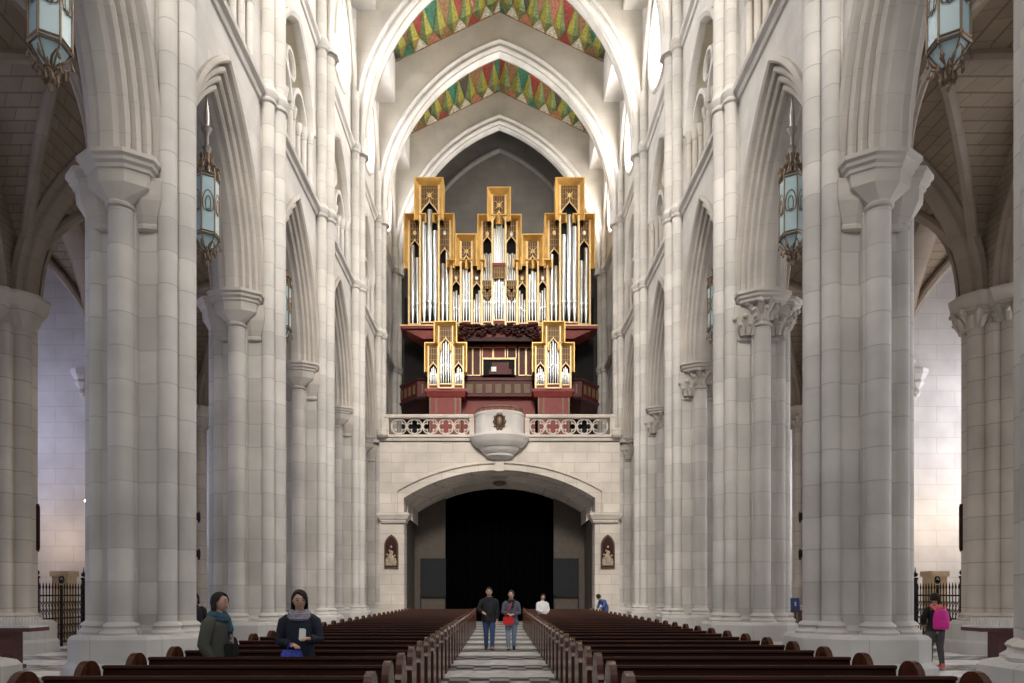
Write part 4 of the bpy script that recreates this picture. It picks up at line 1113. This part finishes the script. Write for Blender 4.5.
# ------------------------------------------------------------------ people
def figure(label, loc, yaw, H, J=None, coat=None, legs=None, hem=.44, hair='short', extras=None, face=True, cat='person', shoes='shoe', head_turn=0.0, head_tilt=0.0, coat_w=1.0, sleeve=1.0):
    root = thing('person', label, cat, loc, yaw)
    j = dict(pel=(0, 0, .53), spine=(0, .01, .64), chest=(0, .01, .76), neck=(0, .005, .845), headb=(0, -.005, .885),
             ls=(.105, .01, .80), le=(.135, .03, .635), lw=(.14, -.02, .49), rs=(-.105, .01, .80), re=(-.135, .03, .635), rw=(-.14, -.02, .49),
             lh=(.052, 0, .50), lk=(.055, -.01, .285), la=(.055, .01, .045), lt=(.06, -.095, .018),
             rh=(-.052, 0, .50), rk=(-.055, -.01, .285), ra=(-.055, .01, .045), rt=(-.06, -.095, .018))
    j.update(J or {})
    P = {k: Vector(v) * H for k, v in j.items()}
    # continuous body grown from a skeleton
    verts, rad, edges = [], [], []
    def av(p, r): verts.append(Vector(p)); rad.append(r * H); return len(verts) - 1
    pel = av(P['pel'], .075); sp = av(P['spine'], .066); ch = av(P['chest'], .078); nk = av(P['neck'], .032); hb = av(P['headb'], .034)
    hc0 = P['headb'] + Vector((0, -.005, .03)) * H
    ht = av(hc0, .036)
    edges += [(pel, sp), (sp, ch), (ch, nk), (nk, hb), (hb, ht)]
    for c_ in 'lr':
        a, b_, c2 = av(P[c_ + 's'], .032), av(P[c_ + 'e'], .025), av(P[c_ + 'w'], .016)
        edges += [(ch, a), (a, b_), (b_, c2)]
        d = (P[c_ + 'w'] - P[c_ + 'e']).normalized()
        palm = av(P[c_ + 'w'] + d * .038 * H, .017); edges.append((c2, palm))
        side = d.cross(Vector((0, 0, 1)) if abs(d.z) < .8 else Vector((0, 1, 0))).normalized()
        nrm = side.cross(d).normalized()
        pp = verts[palm]
        for q, ln in ((-1.5, .040), (-.5, .048), (.5, .046), (1.5, .036)):
            f0 = av(pp + d * .016 * H + side * q * .0095 * H, .0056); f1 = av(pp + d * (.016 + ln * .5) * H + side * q * .011 * H - nrm * .004 * H, .0052); f2 = av(pp + d * (.016 + ln * .9) * H + side * q * .010 * H - nrm * .016 * H, .0045)
            edges += [(palm, f0), (f0, f1), (f1, f2)]
        t0 = av(pp - d * .008 * H + side * .020 * H, .0065); t1 = av(pp + d * .014 * H + side * .034 * H - nrm * .008 * H, .0055)
        edges += [(palm, t0), (t0, t1)]
        h_, k_, an, to = av(P[c_ + 'h'], .056), av(P[c_ + 'k'], .034), av(P[c_ + 'a'], .022), av(P[c_ + 't'], .018)
        cf = av(P[c_ + 'k'].lerp(P[c_ + 'a'], .35) + Vector((0, .008, 0)) * H, .032)
        edges += [(pel, h_), (h_, k_), (k_, cf), (cf, an), (an, to)]
    me = bpy.data.meshes.new('body'); me.from_pydata(verts, edges, []); me.update()
    me.materials.append(M['skin'])
    body = bpy.data.objects.new('body', me); COL.objects.link(body); body.parent = root
    md = body.modifiers.new('Skin', 'SKIN'); md.use_smooth_shade = True
    for i, sv in enumerate(me.skin_vertices[0].data):
        sv.radius = (rad[i], rad[i]); sv.use_root = (i == 0)
    sb = body.modifiers.new('Subsurf', 'SUBSURF'); sb.levels = 1; sb.render_levels = 1
    # head
    R3 = Matrix.Rotation(head_turn, 3, 'Z') @ Matrix.Rotation(head_tilt, 3, 'X')
    HH = H * 1.09
    hcen = P['headb'] + R3 @ (Vector((0, -.008, .060)) * H)
    hd = BM()
    sg, rg = 20, 14; rings = []
    for a in range(rg + 1):
        th = min(max(PI * a / rg, .03), PI - .03); z = math.cos(th); ring = []
        for k in range(sg):
            ph = 2 * PI * k / sg; cx, cy = math.cos(ph), math.sin(ph); st = math.sin(th)
            w = .045 * (1 - .30 * max(0, -z) ** 1.3); dp = .056 * (1 - .16 * max(0, -z))
            x = w * st * cx; y = dp * st * cy; zz = z * (.064 if z > 0 else .068)
            if z < 0 and cy > 0: y *= 1 - .45 * (-z)
            if z < -.5 and cy < 0: y -= .006
            ring.append(hcen + R3 @ (Vector((x, y, zz)) * HH))
        rings.append(ring)
    loftrings(hd, rings, True)
    def hp(x, y, z): return hcen + R3 @ (Vector((x, y, z)) * HH)
    loftrings(hd, [[hp(0, -.052, .012), hp(.003, -.052, .008), hp(0, -.050, .004), hp(-.003, -.052, .008)], [hp(0, -.062, -.012), hp(.008, -.055, -.016), hp(0, -.056, -.020), hp(-.008, -.055, -.016)]], True)
    for sx in (-1, 1): ball(hd, hp(sx * .046, .004, -.004), (.006 * H, .012 * H, .017 * H), 8, 6, 0, R3)
    mk('head', hd, M['skin'], body, True, ang=80)
    if face:
        e = BM()
        for sx in (-1, 1):
            ball(e, hp(sx * .018, -.0515, .004), (.0075 * H, .003 * H, .004 * H), 8, 6, 0, R3)
            tube(e, [hp(sx * .008, -.053, .0145), hp(sx * .018, -.0535, .018), hp(sx * .029, -.047, .0145)], .0022 * H, 5)
        mk('eyes', e, M['eye'], body, True)
        e = BM(); ball(e, hp(0, -.0515, -.033), (.013 * H, .004 * H, .0042 * H), 8, 6, 0, R3); mk('mouth', e, M['lip'], body, True)
    # hair
    hr = BM(); rings = []
    for a in range(0, 9):
        th = .03 + (PI * .62) * a / 8; ring = []
        for k in range(sg):
            ph = 2 * PI * k / sg; front = max(0, -math.sin(ph + .32))
            t2 = th * (1 - .66 * front ** 1.5) if hair != 'bald' else th * .8 * (1 - .5 * front)
            g = 1.13 + .02 * math.sin(k * 5)
            ring.append(hp(.048 * g * math.sin(t2) ** .85 * math.cos(ph), .058 * g * math.sin(t2) ** .85 * math.sin(ph) + .001, .063 * g * math.cos(t2)))
        rings.append(ring)
    loftrings(hr, rings, True)
    if hair in ('long', 'bob'):
        zl = -.135 if hair == 'long' else -.075
        for a0, a1 in ((-.05, PI + .05),):
            rr = []
            for z, w, dd in ((.02, .053, .060), (-.03, .056, .058), (zl * .6 - .02, .056, .056), (zl, .046, .048)):
                outer = [hp(w * math.cos(t), dd * math.sin(t), z) for t in lin(a0, a1, 12)]
                inner = [hp(w * .8 * math.cos(t), dd * .8 * math.sin(t), z) for t in lin(a1, a0, 12)]
                rr.append(outer + inner)
            loftrings(hr, rr, True)
    if hair == 'pony':
        tube(hr, [hp(0, .055, .03), hp(0, .085, .02), hp(0, .09, -.04), hp(0, .075, -.09)], [.016 * H, .022 * H, .02 * H, .006 * H], 8)
    mk('hair', hr, M['hair'], body, True, ang=80)
    # clothes
    if coat:
        g = BM(); up = P['chest'] - P['pel']
        w = coat_w
        hem_c = P['pel'] + Vector((0, 0, (hem - .53) * H))
        lv = [(hem_c, .118 * w, .082 * w), (P['pel'], .110 * w, .082 * w), (P['spine'], .098 * w, .075 * w), (P['chest'], .112 * w, .080 * w), (P['chest'].lerp(P['neck'], .45), .104 * w, .068 * w), (P['chest'].lerp(P['neck'], .8), .062, .05), (P['neck'] + Vector((0, 0, .012)) * H, .043, .042)]
        loftrings(g, [[c0 + Vector((rx * H * math.cos(2 * PI * k / 16), ry * H * math.sin(2 * PI * k / 16), (-.012 * H * abs(math.cos(2 * PI * k / 16)) ** 2 if z_i == 4 else 0))) for k in range(16)] for z_i, (c0, rx, ry) in enumerate(lv)], True)
        for c_ in 'lr':
            S, E, W = P[c_ + 's'], P[c_ + 'e'], P[c_ + 'w']
            n0 = P['neck'].lerp(S, .38) + Vector((0, 0, -.022)) * H
            pts = [n0, S.lerp(n0, .30) + Vector((0, 0, .002)) * H, S.lerp(E, .10), S.lerp(E, .5), E, E.lerp(W, .5), W.lerp(E, .04)]
            tube(g, pts, [q * H * sleeve for q in (.026, .037, .044, .041, .037, .032, .028)], 12)
        mk('coat', g, M[coat], body, True, ang=70)
    if legs:
        g = BM()
        for c_ in 'lr':
            tube(g, [P['pel'].lerp(P[c_ + 'h'], .5) + Vector((0, 0, .03)) * H, P[c_ + 'h'], P[c_ + 'h'].lerp(P[c_ + 'k'], .5), P[c_ + 'k'], P[c_ + 'k'].lerp(P[c_ + 'a'], .4), P[c_ + 'a'] + Vector((0, 0, -.012)) * H], [q * H for q in (.055, .064, .053, .041, .038, .030)], 12)
        mk('trousers', g, M[legs], body, True, ang=70)
    g = BM()
    for c_ in 'lr':
        A, T = P[c_ + 'a'], P[c_ + 't']
        f = (T - A); f.z = 0; f.normalize()
        base = Vector((A.x, A.y, max(0, A.z - .047 * H)))
        loftrings(g, [[base - f * .035 * H + Vector((sx * .020 * H, 0, z)) for sx, z in ((-1, 0), (1, 0), (1.1, .06 * H), (-1.1, .06 * H))], [base + f * .03 * H + Vector((sx * .024 * H, 0, z)) for sx, z in ((-1, 0), (1, 0), (.9, .055 * H), (-.9, .055 * H))], [base + f * .115 * H + Vector((sx * .020 * H, 0, z)) for sx, z in ((-1, 0), (1, 0), (.7, .02 * H), (-.7, .02 * H))]], True)
    mk('shoes', g, M[shoes], body, True, ang=60)
    if extras: extras(root, P, H, body, hp)
    return root
def scarf(mat, drop=None, big=1.0):
    def f(root, P, H, body, hp):
        g = BM(); n = P['neck']
        for (dz, rr, tt) in ((-.022, .060, .020), (-.002, .056, .021), (.016, .050, .016)):
            tube(g, [n + Vector((rr * big * H * math.cos(2 * PI * k / 16), rr * big * .95 * H * math.sin(2 * PI * k / 16) - .006 * H, dz * H - .012 * H * (math.sin(2 * PI * k / 16) < -.4))) for k in range(16)], tt * H * big, 8, 0, True)
        if drop: tube(g, [n + Vector((.02, -.07, -.02)) * H, n + Vector((.02, -.095, -.12)) * H, n + Vector((.025, -.10, -drop)) * H], [.022 * H, .026 * H, .022 * H], 8)
        mk('scarf', g, M[mat], body, True)
    return f
def held(name, label, cat, bmf, mat, loc):
    b = BM(); bmf(b); o = mk(name, b, mat, None, True, loc); return tag(o, label, cat)

# woman in navy coat among the pews
W1 = (-2.43, 8.30, 0); H1_ = 1.66
figure('woman in a navy coat and grey knitted scarf standing among the pews, looking down', W1, .12, H1_,
       dict(le=(.140, -.0, .655), lw=(.085, -.12, .665), re=(-.140, -.0, .64), rw=(-.035, -.125, .625)), 'navy', 'blk', .30, 'long', scarf('greyknit', None, 1.1), head_turn=.25, head_tilt=.12, coat_w=1.02, sleeve=1.05)
held('leaflet', 'white folded leaflet held in the hand of the woman in navy', 'leaflet', lambda b: (prism_yz(b, [(0, 0), (.010, 0), (.04, .13), (.028, .13)], -.035, .025), prism_yz(b, [(.0, .0), (.01, .0), (.02, .12), (.01, .12)], .025, .045)), M['paper'], (W1[0] + .10, W1[1] - .255, 1.10))
def bagf(b):
    loftrings(b, [[(x * w, y * d, z) for x, y in ((-1, -1), (1, -1), (1, 1), (-1, 1))] for z, w, d in ((-.30, .10, .035), (-.22, .125, .05), (-.06, .12, .04), (.0, .10, .015))], True)
    for sx in (-1, 1): tube(b, [(sx * .06, 0, -.01), (sx * .03, 0, .06), (0, 0, .075)], .008, 5)
held('shopping_bag', 'blue and purple printed bag hanging from the hand of the woman in navy', 'bag', bagf, M['bagblue'], (W1[0] - .02, W1[1] - .25, .98))
# woman in olive parka, in profile
W2 = (-3.42, 8.30, 0)
def ex2(root, P, H, body, hp):
    scarf('teal', .12, 1.12)(root, P, H, body, hp)
    g = BM(); tube(g, [P['ls'] + Vector((-.04, -.02, .03)) * H, P['chest'] + Vector((.03, -.10, -.02)) * H, P['spine'] + Vector((.02, -.12, -.06)) * H, P['spine'] + Vector((-.02, -.125, .02)) * H], .010 * H, 6); mk('bag_strap', g, M['greyknit'], body, True)
    g = BM(); box(g, -.055 * H, .04 * H, -.145 * H, -.075 * H, .54 * H, .64 * H); bmesh.ops.bevel(g, geom=g.edges[:], offset=.012, segments=2, affect='EDGES'); mk('camera_bag', g, M['blk'], body, True)
figure('woman in an olive parka and blue scarf seen in profile among the pews', W2, 1.45, 1.63,
       dict(le=(.135, .03, .635), lw=(.11, -.05, .50), re=(-.14, .035, .635), rw=(-.12, -.04, .49)), 'olive', 'blk', .36, 'bob', ex2, coat_w=1.14, sleeve=1.2)
# figure half hidden behind the near left pier
figure('person in black half hidden behind the near left pier', (-6.78, 15.2, 0), .3, 1.62, None, 'blk', 'blk', .4, 'bob', None, coat_w=1.1)
# couple walking up the aisle
WALK1 = dict(lk=(.055, -.05, .29), la=(.05, -.06, .05), lt=(.055, -.16, .03), rk=(-.05, .01, .285), ra=(-.05, .07, .06), rt=(-.055, -.03, .02))
WALK2 = dict(rk=(-.055, -.05, .29), ra=(-.045, -.06, .05), rt=(-.05, -.16, .03), lk=(.05, .01, .285), la=(.045, .07, .06), lt=(.05, -.03, .02))
d = dict(WALK1); d.update(re=(-.165, .0, .66), rw=(-.10, -.12, .62), le=(.135, .02, .64), lw=(.125, -.02, .495))
figure('man in a black jacket, dark scarf and jeans walking up the central aisle', (-.30, 19.8, 0), 0, 1.78, d, 'blk', 'jean', .46, 'bald', scarf('navy', .28, .95), coat_w=1.10, sleeve=1.1)
d = dict(WALK2); d.update(re=(-.14, .0, .64), rw=(-.06, -.13, .62), le=(.135, .02, .635), lw=(.03, -.13, .61))
figure('woman in a grey plaid jacket and pale jeans walking beside the man in black', (.34, 19.75, 0), 0, 1.70, d, 'plaid', 'lightjean', .44, 'short', scarf('blk', .1, .9), coat_w=1.0)
def rbag(b):
    loftrings(b, [[(x * w, y * .05, z) for x, y in ((-1, -1), (1, -1), (1, 1), (-1, 1))] for z, w in ((-.13, .13), (-.10, .15), (.06, .15), (.09, .12))], True)
    tube(b, [(-.12, 0, .07), (-.03, -.01, .2), (.08, .0, .38), (.10, .06, .5)], .010, 5)
held('handbag', 'small red bag worn across the woman in the plaid jacket', 'bag', rbag, M['bagred'], (.25, 19.50, .88))
# person in white standing in the far pews
figure('dark haired person in white standing in the far right pews by the aisle', (1.56, 24.76, 0), .35, 1.60, dict(le=(.135, -.02, .65), lw=(.06, -.12, .60), re=(-.135, -.02, .65), rw=(-.06, -.12, .60)), 'white', 'white', .30, 'long', None, head_tilt=.25)
# person in blue bending over at the far right pews
d = dict(chest=(.0, -.07, .745), neck=(0, -.13, .81), headb=(0, -.165, .835), ls=(.105, -.07, .78), rs=(-.105, -.07, .78), le=(.13, -.12, .64), re=(-.13, -.12, .64), lw=(.07, -.2, .58), rw=(-.07, -.2, .58))
figure('person in a blue jacket bending forward beside the far right pews', (4.62, 29.9, 0), -1.1, 1.68, d, 'bluecoat', 'jean', .42, 'short', None, head_tilt=.6)
# visitor with a pink backpack
def ex8(root, P, H, body, hp):
    g = BM(); n = P['neck']
    tube(g, [n + Vector((.058 * math.cos(2 * PI * k / 14), .055 * math.sin(2 * PI * k / 14) + .01, -.01 - .02 * math.sin(2 * PI * k / 14))) * H for k in range(14)], .024 * H, 8, 0, True)
    ball(g, n + Vector((0, .07, -.03)) * H, (.06 * H, .03 * H, .05 * H), 10, 6); mk('hood', g, M['salmon'], body, True)
figure('visitor with a ponytail, black top and grey leggings walking towards the iron gate', (9.58, 15.0, 0), PI - .15, 1.62, dict(WALK1, le=(.165, .0, .66), re=(-.165, .0, .66), lw=(.12, -.08, .60), rw=(-.12, -.08, .60)), 'blk', 'greyleg', .50, 'pony', ex8, shoes='salmon')
r = thing('backpack', 'bright magenta backpack on the visitor near the right iron gate', 'backpack', (9.58 - .03, 15.0 - .235, .86), -.15)
b = BM(); loftrings(b, [[(w * math.cos(2 * PI * k / 14), d_ * math.sin(2 * PI * k / 14), z) for k in range(14)] for z, w, d_ in ((0, .13, .07), (.03, .16, .10), (.22, .165, .11), (.38, .14, .09), (.44, .08, .05))], True); mk('bag', b, M['pink'], r, True)
b = BM(); loftrings(b, [[(w * math.cos(2 * PI * k / 12), -.09 + d_ * math.sin(2 * PI * k / 12), z) for k in range(12)] for z, w, d_ in ((.03, .10, .03), (.06, .12, .05), (.17, .12, .05), (.2, .1, .03))], True); mk('front_pocket', b, M['pink'], r, True)
b = BM()
for sx in (-1, 1): tube(b, [(sx * .10, .05, .42), (sx * .13, .12, .50), (sx * .13, .26, .42), (sx * .13, .2, .1)], .022, 6)
mk('strap', b, M['salmon'], r, True)
